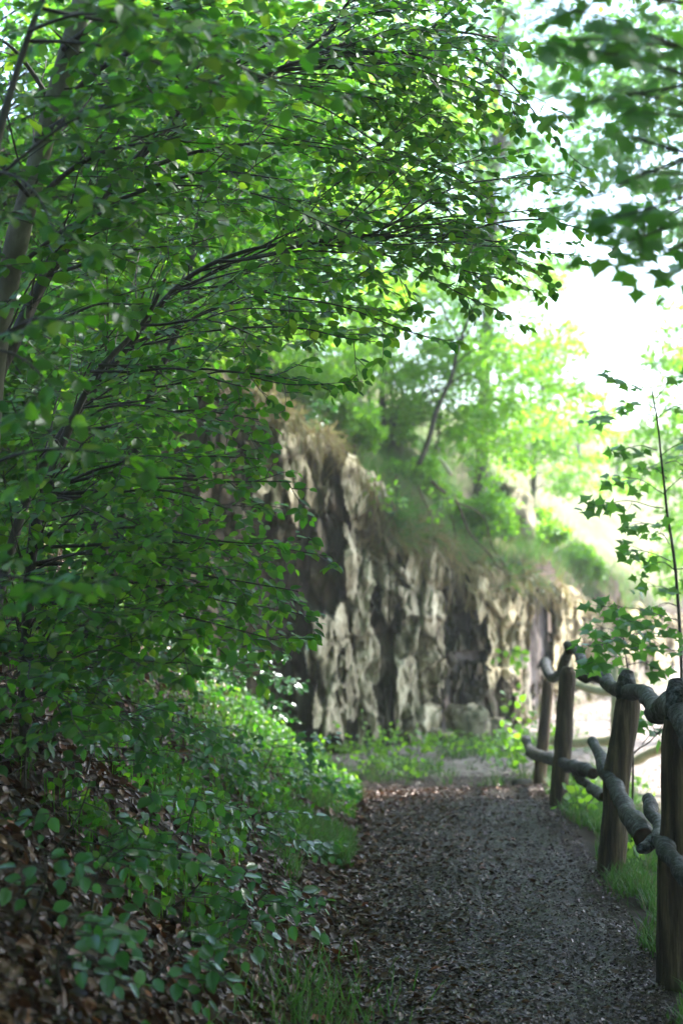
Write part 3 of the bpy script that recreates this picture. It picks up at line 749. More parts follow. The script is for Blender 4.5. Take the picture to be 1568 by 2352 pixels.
# ------------------------------------------------------------------ taller background trees
def big_tree(name, base, h, lean, crown, n, size, label, seed, mat='far', bark='bark', r=.12, group=None, kind='simple', limbs=14, cat='tree', clump=.55, trunk_top=.85, flat=.5):
    """crown: list of (centre, radii) blobs in metres relative to the base"""
    r_ = np.random.default_rng(seed)
    root = thing(name, base, label, cat, group)
    base = np.asarray(base, float)
    top = base + np.array([lean[0], lean[1], h * trunk_top])
    q = wob([base - [0, 0, .1], base + (top - base) * .5 + np.array([lean[0] * -.1, 0, 0]), top], .08, 24, seed)
    m_ = MB(); tube(m_, q, np.interp(np.linspace(0, 1, 24), [0, .06, 1], [r * 1.4, r, r * .3]), 10, noise=.08); m_.build('trunk', M[bark], root, smooth=True)
    ws = np.array([b[1][0] * b[1][1] * b[1][2] for b in crown]) ** (2 / 3); ws = ws / ws.sum()
    P_, D_, N_ = [], [], []; lm = MB()
    for (c, rad), wgt in zip(crown, ws):
        c = base + np.array(c); rad = np.array(rad)
        nc = max(3, int(n * wgt / 60))
        v = r_.normal(size=(nc, 3)); v = unit(v) * (r_.random((nc, 1)) ** (1 / 2.2))
        cc = c + v * rad
        for k in range(nc):
            m = int(r_.integers(30, 90))
            o = r_.normal(size=(m, 3)) * [clump, clump, clump * flat] * rad.mean() * .35
            P_.append(cc[k] + o)
            outw = unit(cc[k] - c + r_.normal(0, .3, 3))
            D_.append(outw + r_.normal(0, .8, (m, 3)) + [0, 0, -.3])
            N_.append(np.array([0, -.1, 1]) + r_.normal(0, .55, (m, 3)))
            if k % 3 == 0 or nc < 8:
                s_ = q[int(np.clip((cc[k][2] - base[2]) / (h * trunk_top) - .15, .15, .98) * 23)]
                w_ = wob([s_, (s_ + cc[k]) / 2 + [0, 0, .15], cc[k]], .06, 9, seed + k)
                tube(lm, w_, np.linspace(r * .14, .004, 9), 5, cap=False)
    p = np.concatenate(P_); fb = MB()
    leaves(fb, kind, p, np.concatenate(D_), np.concatenate(N_), size * r_.uniform(.7, 1.2, len(p)))
    crown_o = fb.build('crown', M[mat], root)
    if lm.n: lm.build('limb', M[bark], root, smooth=True)
    return root

def hill(x, y): return np.array([x, y, float(H(np.array([x], float), np.array([y], float))[0])])

def px_crown(base, lst):
    """crown blobs given as (px, py, distance, radius x, radius z)"""
    return [((P(a, b, d) - base), (rx, rx, rz)) for a, b, d, rx, rz in lst]

bt = hill(-3.2, 9.2)
big_tree('beech_tree', bt, 8, (.3, 0), px_crown(bt, [(60, 800, 9, .9, .9), (260, 560, 9.2, 1.0, .8), (120, 1050, 8.8, .8, .6), (200, 900, 9.4, .6, .5), (100, 300, 9, .9, .8), (430, 350, 9.4, .9, .7), (330, 80, 9.2, .9, .7), (620, 160, 9.8, .8, .6)]), 26000, .07, 'leafy beech standing behind the pale trunk on the upper bank', 501, mat='beech', r=.09)
bt = hill(-2.4, 12.2)
big_tree('beech_tree', bt, 10, (.3, 0), px_crown(bt, [(420, 620, 12.5, 1.1, .9), (650, 450, 12.8, 1.1, .8), (250, 450, 12.5, 1.2, 1.0), (520, 200, 12.8, 1.3, .9), (750, 650, 13, .8, .5), (200, 700, 12.5, 1, .9), (300, 100, 12.6, 1.2, .8)]), 24000, .08, 'tall beech with dark trunk high on the hill above the rock face', 502, mat='bright', r=.17)
bt = hill(-1.2, 15.5)
big_tree('beech_tree', bt, 11, (.0, .2), px_crown(bt, [(800, 330, 15.5, 1.3, .9), (650, 560, 15.5, 1.0, .7), (930, 520, 16, .9, .6), (700, 80, 15.5, 1.2, .7), (950, 200, 16, 1.0, .6), (860, 680, 15.6, .6, .35)]), 17000, .085, 'beech behind the rock face whose leaves glow yellow green at top centre', 503, mat='bright', r=.13)
bt = hill(.4, 18.5)
big_tree('hazel_shrub', bt, 5, (.8, 0), px_crown(bt, [(980, 720, 18.5, .9, .6), (1080, 820, 18.3, .9, .55), (1180, 900, 18.2, .9, .5), (1060, 960, 18, .8, .4), (1150, 1040, 18, .8, .35), (1100, 650, 19, 1.0, .5), (1210, 760, 19, .7, .4)]), 9000, .08, 'bright yellow green hazel on the ledge right of the grassy crest', 504, mat='bright', r=.05, cat='shrub')
bt = hill(3.2, 24)
big_tree('hazel_shrub', bt, 4, (.3, 0), px_crown(bt, [(1230, 830, 24, 1.0, .6), (1290, 960, 24, 1.1, .6), (1200, 1000, 23, 1.0, .5), (1330, 1080, 25, .8, .4), (1250, 650, 25, .8, .4)]), 7000, .11, 'pale overexposed bush on the slope between rock face and open sky', 505, mat='bright', r=.05, cat='shrub')
bt = hill(2.0, 20.5)
big_tree('ash_tree', bt, 12, (.5, 0), px_crown(bt, [(1080, 420, 21, 1.3, .7), (1180, 560, 21, 1.0, .5), (1020, 250, 21, 1.3, .7), (1200, 330, 21.5, 1.2, .7), (1120, 100, 21, 1.4, .7), (1290, 200, 22, 1.0, .6)]), 8500, .11, 'light crowned tree between the beech sprays and the white sky', 506, mat='far', r=.10)
bt = hill(7.2, 19)
big_tree('maple_tree', bt, 13, (-.3, 0), px_crown(bt, [(1500, 300, 18, 1.2, .7), (1400, 420, 18, .9, .5), (1560, 480, 18, 1.0, .6), (1480, 80, 18, 1.3, .6), (1330, 150, 18, .9, .5), (1600, 150, 18, 1.3, .9), (1340, 330, 18.5, .6, .3), (1490, 560, 18, .6, .2)]), 8000, .12, 'tall tree with bluish crown full of sky holes, upper right', 507, mat='far', r=.12, kind='simple')
bt = hill(8.6, 22)
big_tree('maple_tree', bt, 8, (-.5, 0), px_crown(bt, [(1570, 820, 22, .8, .9), (1540, 1050, 22, .7, .7), (1590, 1250, 22, .9, .8), (1480, 1110, 23, .5, .25), (1600, 1000, 22, .9, .9)]), 6000, .12, 'bright green tree at the right edge behind the maple sapling', 508, mat='bright', r=.08)

for k, (px, py, d, rx, lb) in enumerate([(560, 780, 16, .7, 'shrub on the hill behind the lowest beech spray tips'), (720, 790, 17, .7, 'soft green shrub on the crest above the leftmost rock'), (850, 800, 18, .7, 'pale green shrub in the middle of the grassy crest'), (900, 640, 18.5, .8, 'yellow green shrub high on the crest behind the sprays'), (1000, 900, 18.5, .6, 'shrub at the foot of the thin leaning tree'), (1110, 1165, 17.6, .36, 'low shrub over the ledge below the hazel'), (960, 1085, 16.6, .30, 'dark little shrub on the lip of the brown overhang'), (800, 950, 15.6, .34, 'leafy clump on the crest right of the leftmost rock block'), (1230, 1250, 19.4, .34, 'small shrub behind the yellow rock blocks'), (1330, 1310, 21.8, .32, 'small shrub where the rock edge meets the bright slope'), (690, 890, 15.4, .38, 'leafy clump over the brown soil above the leftmost rock block')]):
    c = P(px, py, d); b = hill(c[0], d + .2); dz = max(.3, c[2] - b[2])
    big_tree('crest_shrub', b, dz + .3, (0, 0), [((0, 0, dz), (rx, rx, rx * .75)), ((rx * .6, 0, dz * .6), (rx * .7, rx * .7, rx * .5)), ((-rx * .6, 0, dz * .6), (rx * .7, rx * .7, rx * .5))], 4200, .07, lb, 560 + k, mat='bright', r=.03, cat='shrub', group='shrubs on the crest of the rock face')
# thin tree leaning on the ledge
b0 = P(958, 1045, 16.5)
tt = thing('young_tree', b0, 'thin bare-stemmed young tree leaning right above the rock ledge', 'tree')
m_ = MB(); q = wob([b0 - [0, 0, .15], P(1000, 960, 16.5), P(1030, 880, 16.5), P(1050, 790, 16.5), P(1090, 700, 16.5)], .03, 24, 5); tube(m_, q, np.linspace(.035, .015, 24), 7, noise=.05); m_.build('trunk', M['bark'], tt, smooth=True)
pl = Plant(kind='simple', seed=91, size=.08, gap=.06, jit=.5)
for a, b in [((1050, 790), (1180, 700)), ((1040, 840), (1160, 830)), ((1050, 790), (960, 690)), ((1090, 700), (1200, 620)), ((1030, 880), (1130, 920))]:
    screen_limb(pl, a, b, 16.5, 16.3, .012, side=.45, gap=.14)
pl.finish(tt, M['bright'], M['bark'])

# trees on the far hillside, each one apart
FAR = [(1210, 1110, 45, 2.0, 'rounded far tree just right of the rock crest'), (1300, 1160, 52, 1.8, 'pale far tree in the middle of the bright slope'), (1390, 1200, 60, 2.2, 'small far tree right of centre on the bright slope'),
       (1470, 1150, 66, 3.0, 'far tree high on the bright slope beside the maple stem'), (1550, 1180, 58, 3.0, 'far tree on the slope behind the maple stem'), (1420, 1310, 46, 1.1, 'low far bush at the foot of the bright slope'), (1330, 1290, 44, .9, 'yellow green far bush above the rock end'),
       (1250, 1020, 70, 4.0, 'tallest far tree, washed out by the sky beside the hazel')]
for k, (px, py, d, rr, lb) in enumerate(FAR):
    c = P(px, py, d); b = hill(c[0], d)
    hh = max(1.2, c[2] - b[2] + rr)
    big_tree('hillside_tree', b, hh, (0, 0), [((0, 0, c[2] - b[2]), (rr, rr, rr * .8)), ((rr * .5, 0, c[2] - b[2] - rr * .4), (rr * .7, rr * .7, rr * .6)), ((-rr * .5, 0, c[2] - b[2] - rr * .5), (rr * .6, rr * .6, rr * .5))],
             2200, .26, lb, 600 + k, mat='bright', r=.12, group='trees on the far sunlit slope')

# unseen trees added over, beside and behind the path to block sun and sky
for k, (x, y, h, cr, lb) in enumerate([
        (-3.6, 3.2, 9.5, [((1.2, 0, 6.2), (2.6, 2.4, 1.0)), ((3.4, .4, 6.6), (2.2, 2.2, .8))], 'tall beech added for shade on the bank left of the path, crown above the picture'),
        (-4.6, 6.8, 10, [((1.4, -.2, 6.6), (2.6, 2.0, 1.0)), ((3.6, 0, 7.0), (2.4, 1.8, .8))], 'tall beech added for shade further up the bank, crown spreading over the path'),
        (3.8, 4.6, 9.5, [((-.9, .2, 6.8), (2.6, 2.4, .9)), ((1.4, 1, 6.8), (2.2, 2.4, 1.2))], 'tall beech added for shade right of the fence, crown above the picture'),
        (4.6, 8.6, 10, [((-1.2, .6, 7.4), (2.4, 2.0, .8)), ((.8, .2, 7.4), (2.4, 2.0, 1.2))], 'tall beech added for shade down the slope right of the fence'),
        (-1.8, -3.0, 9.5, [((0, 0, 5.6), (3.0, 3.0, 1.6)), ((-2.4, 1, 6.0), (2.6, 2.6, 2.0))], 'tall beech added for shade behind the viewer on the bank side'),
        (3.0, -2.6, 9.5, [((0, 0, 5.4), (3.0, 3.0, 1.8)), ((2, 2, 5.0), (2.4, 2.4, 2.2))], 'tall beech added for shade behind the viewer on the slope side'),
        (-5.6, .4, 9, [((0, 0, 5.4), (2.4, 2.6, 2.4))], 'beech added for shade high on the bank beside the viewer'),
        (-6.0, 10.5, 10, [((.4, 0, 6), (2.6, 2.6, 2.2))], 'beech added for shade near the top of the bank ahead'),
        (5.8, 4.0, 10, [((0, 0, 6.6), (1.9, 2.4, 2.4))], 'leafy beech added for shade right of the fence, beside the nearest post'),
        (5.9, 8.2, 10, [((0, 0, 6.8), (1.9, 2.3, 2.4))], 'leafy beech added for shade right of the fence, beside the farther posts'),
        (6.4, 11.4, 10, [((.2, -.4, 7.4), (1.8, 1.6, 2.2))], 'leafy beech added for shade right of the picture beyond the fence'),
        (6.2, 1.0, 10, [((0, 0, 6.2), (2.2, 2.2, 2.6))], 'leafy beech added for shade down the slope at the viewer'),
        (6.5, 16.4, 11, [((-.4, 0, 7.8), (1.7, 1.8, 2.4))], 'leafy beech added for shade right of the picture, level with the rock face'),
        (.5, -7.5, 10, [((0, 0, 4.6), (3.4, 2.4, 3.6))], 'broad low crowned beech added for shade on the path far behind the viewer'),
        (5.5, -6.0, 10, [((0, 0, 4.6), (3.4, 2.6, 3.8))], 'broad low crowned beech added for shade down the slope behind the viewer'),
        (-5.0, -6.5, 10, [((0, 0, 3.6), (3.4, 2.6, 3.6))], 'broad low crowned beech added for shade up the bank behind the viewer'),
        (7.5, .5, 10, [((0, 0, 4.2), (2.4, 3.2, 3.8))], 'broad low crowned beech added for shade down the slope beside the viewer'),
        (8.0, 6.0, 10, [((0, 0, 5.0), (2.2, 2.6, 3.4))], 'broad low crowned beech added for shade down the slope ahead, right of the view'),
        (-2.2, .9, 9.5, [((2.5, .6, 5.2), (2.6, 2.6, .8)), ((2.5, 3.8, 5.4), (2.4, 1.8, .6))], 'beech added for shade, standing by the path with its crown right overhead'),
        ]):
    big_tree('added_shade_beech', hill(x, y), h, (.1, 0), cr, 11000, .16, lb, 700 + k, mat='beech', bark='beechbark', r=.15, clump=.7)

# ------------------------------------------------------------------ rock face
rf = thing('rock_face', hill(.6, 14.9), 'long pale and brown weathered rock face standing above the bend of the path', 'rock face')
# dark backing wall following the foot of the hill
def cliff_at(px, off=0.0):
    """distance of the cliff line in the direction of picture column px"""
    k = (px - 784) / 3267
    for i_ in range(len(CL) - 1):
        a, b = CL[i_], CL[i_ + 1]
        fa, fb_ = a[0] - k * a[1], b[0] - k * b[1]
        if fa <= 0 <= fb_:
            t = fa / (fa - fb_); return a[1] + (b[1] - a[1]) * t - off
    return 14.0
cols = np.arange(250, 1640, 3.0)
tops = ramp(cols, [(250, 800), (420, 830), (560, 880), (640, 930), (700, 970), (790, 1030), (850, 1090), (930, 1180), (1010, 1240), (1080, 1290), (1200, 1320), (1300, 1350), (1420, 1390), (1640, 1430)])
tops = tops + 14 * vnoise(np.stack([cols / 23, cols * 0, cols * 0], -1), 5) + 10 * vnoise(np.stack([cols / 9, cols * 0, cols * 0], -1), 6)
nv = 120
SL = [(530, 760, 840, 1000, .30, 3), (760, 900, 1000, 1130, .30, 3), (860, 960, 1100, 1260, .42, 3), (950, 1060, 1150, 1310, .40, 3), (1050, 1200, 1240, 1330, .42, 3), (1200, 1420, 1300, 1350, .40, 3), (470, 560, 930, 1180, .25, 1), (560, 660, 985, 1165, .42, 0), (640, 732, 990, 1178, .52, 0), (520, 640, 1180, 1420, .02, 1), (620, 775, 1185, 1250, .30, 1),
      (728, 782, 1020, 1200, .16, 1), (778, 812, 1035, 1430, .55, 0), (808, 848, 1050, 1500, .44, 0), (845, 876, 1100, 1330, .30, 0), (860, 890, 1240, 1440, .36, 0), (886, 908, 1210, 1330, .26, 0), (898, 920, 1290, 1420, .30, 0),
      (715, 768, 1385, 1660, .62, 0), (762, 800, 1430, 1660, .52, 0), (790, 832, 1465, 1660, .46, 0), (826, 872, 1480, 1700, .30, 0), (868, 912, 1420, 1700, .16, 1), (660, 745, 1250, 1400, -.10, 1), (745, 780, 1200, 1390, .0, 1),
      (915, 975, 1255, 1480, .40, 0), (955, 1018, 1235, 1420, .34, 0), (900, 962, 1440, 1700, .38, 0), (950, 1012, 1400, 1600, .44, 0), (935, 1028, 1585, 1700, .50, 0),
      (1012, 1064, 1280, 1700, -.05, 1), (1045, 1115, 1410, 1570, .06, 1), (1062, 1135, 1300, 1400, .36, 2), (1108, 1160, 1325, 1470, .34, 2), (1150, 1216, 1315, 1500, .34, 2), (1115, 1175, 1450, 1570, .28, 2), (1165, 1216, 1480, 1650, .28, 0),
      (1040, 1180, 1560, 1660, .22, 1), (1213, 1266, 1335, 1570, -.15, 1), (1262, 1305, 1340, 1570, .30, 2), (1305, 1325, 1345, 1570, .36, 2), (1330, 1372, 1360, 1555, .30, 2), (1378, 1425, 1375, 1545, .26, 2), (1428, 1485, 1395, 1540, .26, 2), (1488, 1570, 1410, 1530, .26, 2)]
V = np.zeros((len(cols), nv, 3)); row = np.zeros((len(cols), nv)); ID = np.zeros((len(cols), nv), int) - 1
for a, (px, tp) in enumerate(zip(cols, tops)):
    d = cliff_at(px) - .12
    T = P(px, tp, d); gz = H(np.array([T[0]]), np.array([d - .5]))[0] - .15
    V[a, :, 0] = T[0]; V[a, :, 1] = d; V[a, :, 2] = np.linspace(gz, T[2] + .05, nv)
    row[a] = 1250 - (V[a, :, 2] - EYE[2]) * 3267 / d
CX = cols[:, None] + (row - 1450) * .05 + 12 * fbm(V * [0, 0, .8] + 3, 2, 55) + 3 * fbm(V * 9, 2, 52); CY = row + 16 * fbm(V * [5.5, 5.5, 0], 3, 53)
arc = np.concatenate([[0], np.cumsum(np.hypot(np.diff(V[:, 0, 0]), np.diff(V[:, 0, 1])))])
tone = np.zeros(row.shape); groove = np.zeros(row.shape)
def cells(wx, wz, amp, tilt, seed, tw=.5, gd=.06):
    r_ = np.random.default_rng(seed); A_ = arc[-1]; n_ = int(A_ * 5 / (wx * wz))
    cx_ = r_.uniform(0, A_, n_); cz_ = r_.uniform(-1, 4, n_); off = r_.uniform(-1, 1, n_) * amp; ta = r_.normal(0, tilt, n_); tb = r_.normal(0, tilt * .3, n_)
    out = np.zeros(row.shape)
    for i_ in range(len(cols)):
        near = np.abs(cx_ - arc[i_]) < wx * 3; cc, zz_, oo, aa, bb = cx_[near], cz_[near], off[near], ta[near], tb[near]
        dd = ((arc[i_] - cc) / wx)[None] ** 2 + ((V[i_, :, 2][:, None] + .06 * vn_[i_][:, None] - zz_[None]) / wz) ** 2
        w_ = dd.argmin(1); m2 = np.sort(dd, 1)[:, :2]; gap_ = np.sqrt(m2[:, 1]) - np.sqrt(m2[:, 0]); tone[i_] += ((cc[w_] * 37.7 + zz_[w_] * 91.3) % 1 - .5) * tw; groove[i_] = np.maximum(groove[i_], gd * np.clip(1 - gap_ / .22, 0, 1)); out[i_] = oo[w_] + aa[w_] * (arc[i_] - cc[w_]) + bb[w_] * (V[i_, :, 2] - zz_[w_])
    return out
vn_ = fbm(V * [3, 3, 3], 2, 61)
def snap(wx, wz, seed):
    r_ = np.random.default_rng(seed); A_ = arc[-1]; n_ = int(A_ * 5 / (wx * wz)); cx_ = r_.uniform(0, A_, n_); cz_ = r_.uniform(-1, 4, n_)
    ox, oy = CX.copy(), CY.copy()
    for i_ in range(len(cols)):
        near = np.abs(cx_ - arc[i_]) < wx * 3; cc, zz_ = cx_[near], cz_[near]
        w_ = ((((arc[i_] - cc) / wx)[None] ** 2 + ((V[i_, :, 2][:, None] - zz_[None]) / wz) ** 2)).argmin(1)
        pc = np.interp(cc[w_], arc, cols); di = EYE[1] + V[i_, 0, 1]
        ox[i_] = CX[i_] - cols[i_] + pc; oy[i_] = CY[i_] - row[i_] + 1250 - (zz_[w_] - EYE[2]) * 3267 / di
    return ox, oy
EX, EY = CX.copy(), CY.copy()
CX, CY = snap(.10, .20, 8)
D0 = np.zeros_like(row) + .06; 
for k, (x0, x1, y0, y1, pr, mt) in enumerate(SL):
    m = (CX >= x0) & (CX < x1) & (CY >= y0) & (CY < y1)
    ex = np.minimum(CX - x0, x1 - CX) / (x1 - x0) * 2; ey = np.minimum(CY - y0, y1 - CY) / 40
    sh = 1 - .16 * (1 - np.clip(ex * 2.5, 0, 1)) - .12 * (1 - np.clip(ey * 1.5, 0, 1))
    tilt = rnd.uniform(-.10, .10) * (CX - (x0 + x1) / 2) / (x1 - x0)
    D0 = np.where(m, pr * .85 * sh + tilt, D0); ID = np.where(m, k, ID)
disp = D0 + cells(.36, .62, .12, .42, 1, .45, .07) + cells(.15, .24, .03, .35, 2, .35, .025) + cells(.8, .30, .09, .1, 3, .0, 0) + .02 * fbm(V * [4, 4, 2.5], 3, 41) + .018 * fbm(V * [17, 17, 9], 3, 90)
disp = disp - groove
V[:, :, 1] -= disp; V[:, :, 0] += disp * .03
edge = np.linspace(0, 1, nv)[None, :]
V[:, :, 1] += .45 * np.clip((edge - .93) / .07, 0, 1) ** 2
a_, b_ = np.meshgrid(np.arange(len(cols) - 1), np.arange(nv - 1), indexing='ij'); a_ = a_.ravel(); b_ = b_.ravel()
FQ = np.stack([a_ * nv + b_, (a_ + 1) * nv + b_, (a_ + 1) * nv + b_ + 1, a_ * nv + b_ + 1], -1)
own = ID.ravel()[FQ[:, 0]]; VF = V.reshape(-1, 3)
for k in range(-1, len(SL)):
    f = FQ[own == k]
    if len(f) < 4: continue
    u, inv = np.unique(f, return_inverse=True)
    mb = MB(); mb.add(VF[u], inv.reshape(-1, 4))
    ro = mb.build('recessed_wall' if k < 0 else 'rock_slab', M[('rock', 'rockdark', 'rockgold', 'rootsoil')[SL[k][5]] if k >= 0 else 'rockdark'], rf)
    at_ = ro.data.attributes.new('tone', 'FLOAT', 'POINT'); at_.data.foreach_set('value', np.clip(.98 + tone.ravel()[u] * .9 - groove.ravel()[u] * 4, .12, 1.4).astype(np.float32))

# grass rooted in the soil of the overhang
sel = np.isin(ID, [k for k in range(len(SL)) if SL[k][5] == 3]) & (CX > 540)
pp_ = VF[sel.ravel()]; r_ = np.random.default_rng(70); 
for nm_, mt_, cnt, lo, lb_ in (('grass_tuft', 'grass', 2600, -.5, 'green grass rooted in the brown overhang of the rock face'), ('dry_tuft', 'drygrass', 3200, -.9, 'straw coloured grass rooted in the brown overhang of the rock face')):
    i_ = r_.integers(0, len(pp_), cnt); p_ = pp_[i_]; k = vnoise(p_ * [2.2, 0, 2.2], 71 + cnt) > -.2; p_ = p_[k]; n_ = len(p_)
    v_, tr_, qd_ = TPL['blade']; up_ = unit(np.stack([r_.normal(.1, .4, n_), -.6 + r_.normal(0, .3, n_), r_.uniform(lo, .9, n_)], -1)); ou = unit(np.cross(up_, r_.normal(size=(n_, 3)))); ou[:, 2] = -abs(ou[:, 2]); ot = unit(np.cross(up_, ou))
    ln = r_.uniform(.08, .32, n_)
    VV = p_[:, None] + ln[:, None, None] * (v_[None, :, 2:3] * up_[:, None] + v_[None, :, 0:1] * ou[:, None] * r_.uniform(.5, 2.2, n_)[:, None, None]) + v_[None, :, 1:2] * .4 * ot[:, None]
    of = (np.arange(n_) * len(v_))[:, None, None]; hb = MB(); hb.add(VV.reshape(-1, 3), (tr_[None] + of).reshape(-1, 3), (qd_[None] + of).reshape(-1, 4))
    tag(hb.build(nm_, M[mt_]), lb_, 'grass', kind='stuff')
# roots dangling from the overhang
for k, (pp, r) in enumerate([([(1000, 1110), (1060, 1160), (1090, 1230), (1140, 1290), (1175, 1310)], .018), ([(1060, 1150), (1110, 1190), (1130, 1260), (1160, 1300)], .012), ([(960, 1120), (990, 1180), (985, 1240)], .012), ([(900, 1100), (915, 1170), (905, 1250)], .010), ([(1030, 1180), (1040, 1250), (1020, 1310)], .010), ([(1250, 1330), (1235, 1400), (1240, 1460)], .012), ([(1330, 1340), (1320, 1400), (1330, 1440)], .010)]):
    mb = MB(); q = wob([P(a, b, cliff_at(a) - .45) for a, b in pp], .05, 22, 40 + k); tube(mb, q, np.linspace(r, r * .4, 22), 6, noise=.1)
    mb.build('root', M['post'], rf, smooth=True)

hb = MB(); r_ = np.random.default_rng(77); n_ = 1500
hx = r_.uniform(540, 1570, n_); hy = np.interp(hx, cols, tops) + np.abs(r_.normal(0, 1, n_)) * np.where((hx > 850) & (hx < 1150), 60, 22) - 10
hp = np.array([P(a, b, cliff_at(a) - .50 - .1 * r_.random()) for a, b in zip(hx, hy)])
v_, tr_, qd_ = TPL['blade']; dn = unit(np.stack([r_.normal(.1, .35, n_), -.25 + r_.normal(0, .2, n_), -np.ones(n_)], -1)); ou = unit(np.cross(dn, r_.normal(size=(n_, 3)))); ot = np.cross(dn, ou)
ln = r_.uniform(.08, .42, n_)
VV = hp[:, None] + ln[:, None, None] * (v_[None, :, 2:3] * dn[:, None] + v_[None, :, 0:1] * ou[:, None] * r_.uniform(.2, 1.6, n_)[:, None, None]) + v_[None, :, 1:2] * .35 * ot[:, None]
of = (np.arange(n_) * len(v_))[:, None, None]; hb.add(VV.reshape(-1, 3), (tr_[None] + of).reshape(-1, 3), (qd_[None] + of).reshape(-1, 4))
tag(hb.build('hanging_grass', M['drygrass']), 'dry straw and fine roots hanging down from the overhang of the rock face', 'dry grass', kind='stuff')

def boulder(px, py, d, r, sq, label, seed, mat='stone', name='boulder', group=None):
    c = ground_at(px, d)
    nu, nvv = 44, 30
    th, ph = np.meshgrid(np.linspace(0, 2 * math.pi, nu, endpoint=False), np.linspace(-math.pi / 2, math.pi / 2, nvv), indexing='ij')
    v = np.stack([np.cos(th) * np.cos(ph), np.sin(th) * np.cos(ph), np.sin(ph)], -1)
    v = np.sign(v) * np.abs(v) ** .8
    v = v * (1 + .28 * fbm(v * 1.6 + seed, 3, seed) + .16 * vnoise(np.floor(v * 2.3 + seed * .37), seed) + .08 * fbm(v * 6, 2, seed))[..., None] * np.array(sq) * r
    v = v + c + [0, 0, r * sq[2] * .55]
    i, j = np.meshgrid(np.arange(nu), np.arange(nvv - 1), indexing='ij'); i = i.ravel(); j = j.ravel(); i2 = (i + 1) % nu
    mb = MB(); mb.add(v, np.stack([i * nvv + j, i2 * nvv + j, i2 * nvv + j + 1, i * nvv + j + 1], -1))
    o = mb.build(name, M[mat], origin=c); tag(o, label, 'rock', group)
boulder(1075, 0, 15.2, .22, (1.0, .7, .95), 'pale rounded boulder at the foot of the rock face, right of the slabs', 3)
boulder(985, 0, 15.0, .17, (1.3, .7, .5), 'flat pale block lying against the foot of the rock face', 5)
kb = P(1172, 1120, 18.6); kb2 = hill(kb[0], 18.6)
boulder(1168, 0, 18.6, .36, (.8, .6, 1.15), 'rock knob standing on the slope above the yellow rock, below the hazel', 22, 'stone')
boulder(1130, 0, 15.4, .15, (1.1, .8, .8), 'small grey boulder beside the pale rounded one', 8, 'stone')
boulder(700, 0, 13.2, .12, (1.2, .8, .6), 'dark stone at the foot of the leftmost rock pillar', 12, 'stone')
boulder(560, 2230 and 0, 4.4, .025, (1.2, .9, .6), 'small pale round stone in the litter near the path', 15, 'stone')

# ------------------------------------------------------------------ log fence
fe = thing('log_fence', ground_at(1400, 7.3), 'rustic fence of weathered posts and crooked grey log rails beside the dark path', 'fence')
def post(x1, y1, x0, y0, d, r, seed):
    B = P(x0, y0, d); B[2] -= .10; T = P(x1, y1, d)
    q = wob([B, (B + T) / 2, T], .012, 26, seed)
    rad = np.interp(np.linspace(0, 1, 26), [0, .9, .97, 1], [r * 1.08, r * .95, r * .86, r * .6])
    mb = MB(); tube(mb, q, rad, 18, noise=.07, seed=seed, nf=7); mb.build('post', M['post'], fe, smooth=True)
post(1258, 1556, 1233, 1822, 12.0, .052, 1)
post(1302, 1532, 1283, 1850, 9.7, .060, 2)
post(1440, 1578, 1390, 2020, 7.3, .068, 3)
post(1566, 1606, 1548, 2252, 5.25, .072, 4)
def rail(name, pts, rads, seed, cut=True, noise=.17):
    q = smooth_path([P(*p) for p in pts], 46); q = q + .010 * np.stack([fbm(q * 6, 2, seed), fbm(q * 6, 2, seed + 3), fbm(q * 6, 2, seed + 6)], -1)
    rad = np.interp(np.linspace(0, 1, 46), np.linspace(0, 1, len(rads)), rads)
    rad = rad * .86 * (1 + .17 * fbm(np.stack([np.linspace(0, 9, 46) + seed, np.zeros(46), np.zeros(46)], -1), 2, seed))
    mb = MB(); tube(mb, q, rad, 20, noise=noise, seed=seed, nf=16)
    o = mb.build(name, M['rail'], fe, smooth=True)
    if cut:
        for e, p_, t_ in ((0, q[0], q[0] - q[1]), (1, q[-1], q[-1] - q[-2])):
            t_ = unit(t_); rr = rad[0] if e == 0 else rad[-1]
            cb = MB(); tube(cb, [p_ + t_ * rr * .06, p_ + t_ * (rr * .14)], [rr * .97, rr * .9], 20, cap=True)
            cb.build('cut_end', M['cut'], o)
    return o
rail('top_rail', [(1250, 1522, 12.1), (1262, 1553, 11.6), (1282, 1548, 10.8), (1298, 1520, 10.1), (1308, 1488, 9.65)], [.052, .046, .042, .044, .040], 11)
rail('top_rail', [(1303, 1482, 9.75), (1322, 1490, 9.5), (1334, 1522, 9.1), (1345, 1548, 8.8), (1362, 1545, 8.5), (1385, 1560, 8.1), (1412, 1582, 7.7), (1448, 1592, 7.15)], [.034, .042, .040, .052, .046, .042, .044, .046], 12)
rail('top_rail', [(1425, 1588, 7.45), (1450, 1590, 7.15), (1480, 1592, 6.7), (1500, 1622, 6.3), (1512, 1640, 6.0), (1536, 1618, 5.6), (1562, 1640, 5.15), (1600, 1700, 4.7), (1660, 1790, 4.2)], [.040, .046, .048, .050, .052, .050, .052, .05, .05], 13)
rail('lower_rail', [(1208, 1700, 12.1), (1220, 1727, 11.7), (1248, 1738, 11.0), (1283, 1750, 9.85), (1315, 1762, 9.2), (1362, 1776, 8.4)], [.046, .050, .046, .044, .044, .046], 14)
rail('lower_rail', [(1320, 1778, 9.3), (1350, 1802, 8.6), (1385, 1832, 7.6)], [.03, .032, .034], 15)
rail('lower_rail', [(1358, 1703, 8.1), (1383, 1750, 7.6), (1405, 1800, 7.1), (1434, 1856, 6.5), (1477, 1924, 5.75)], [.036, .042, .045, .048, .052], 16, noise=.05)
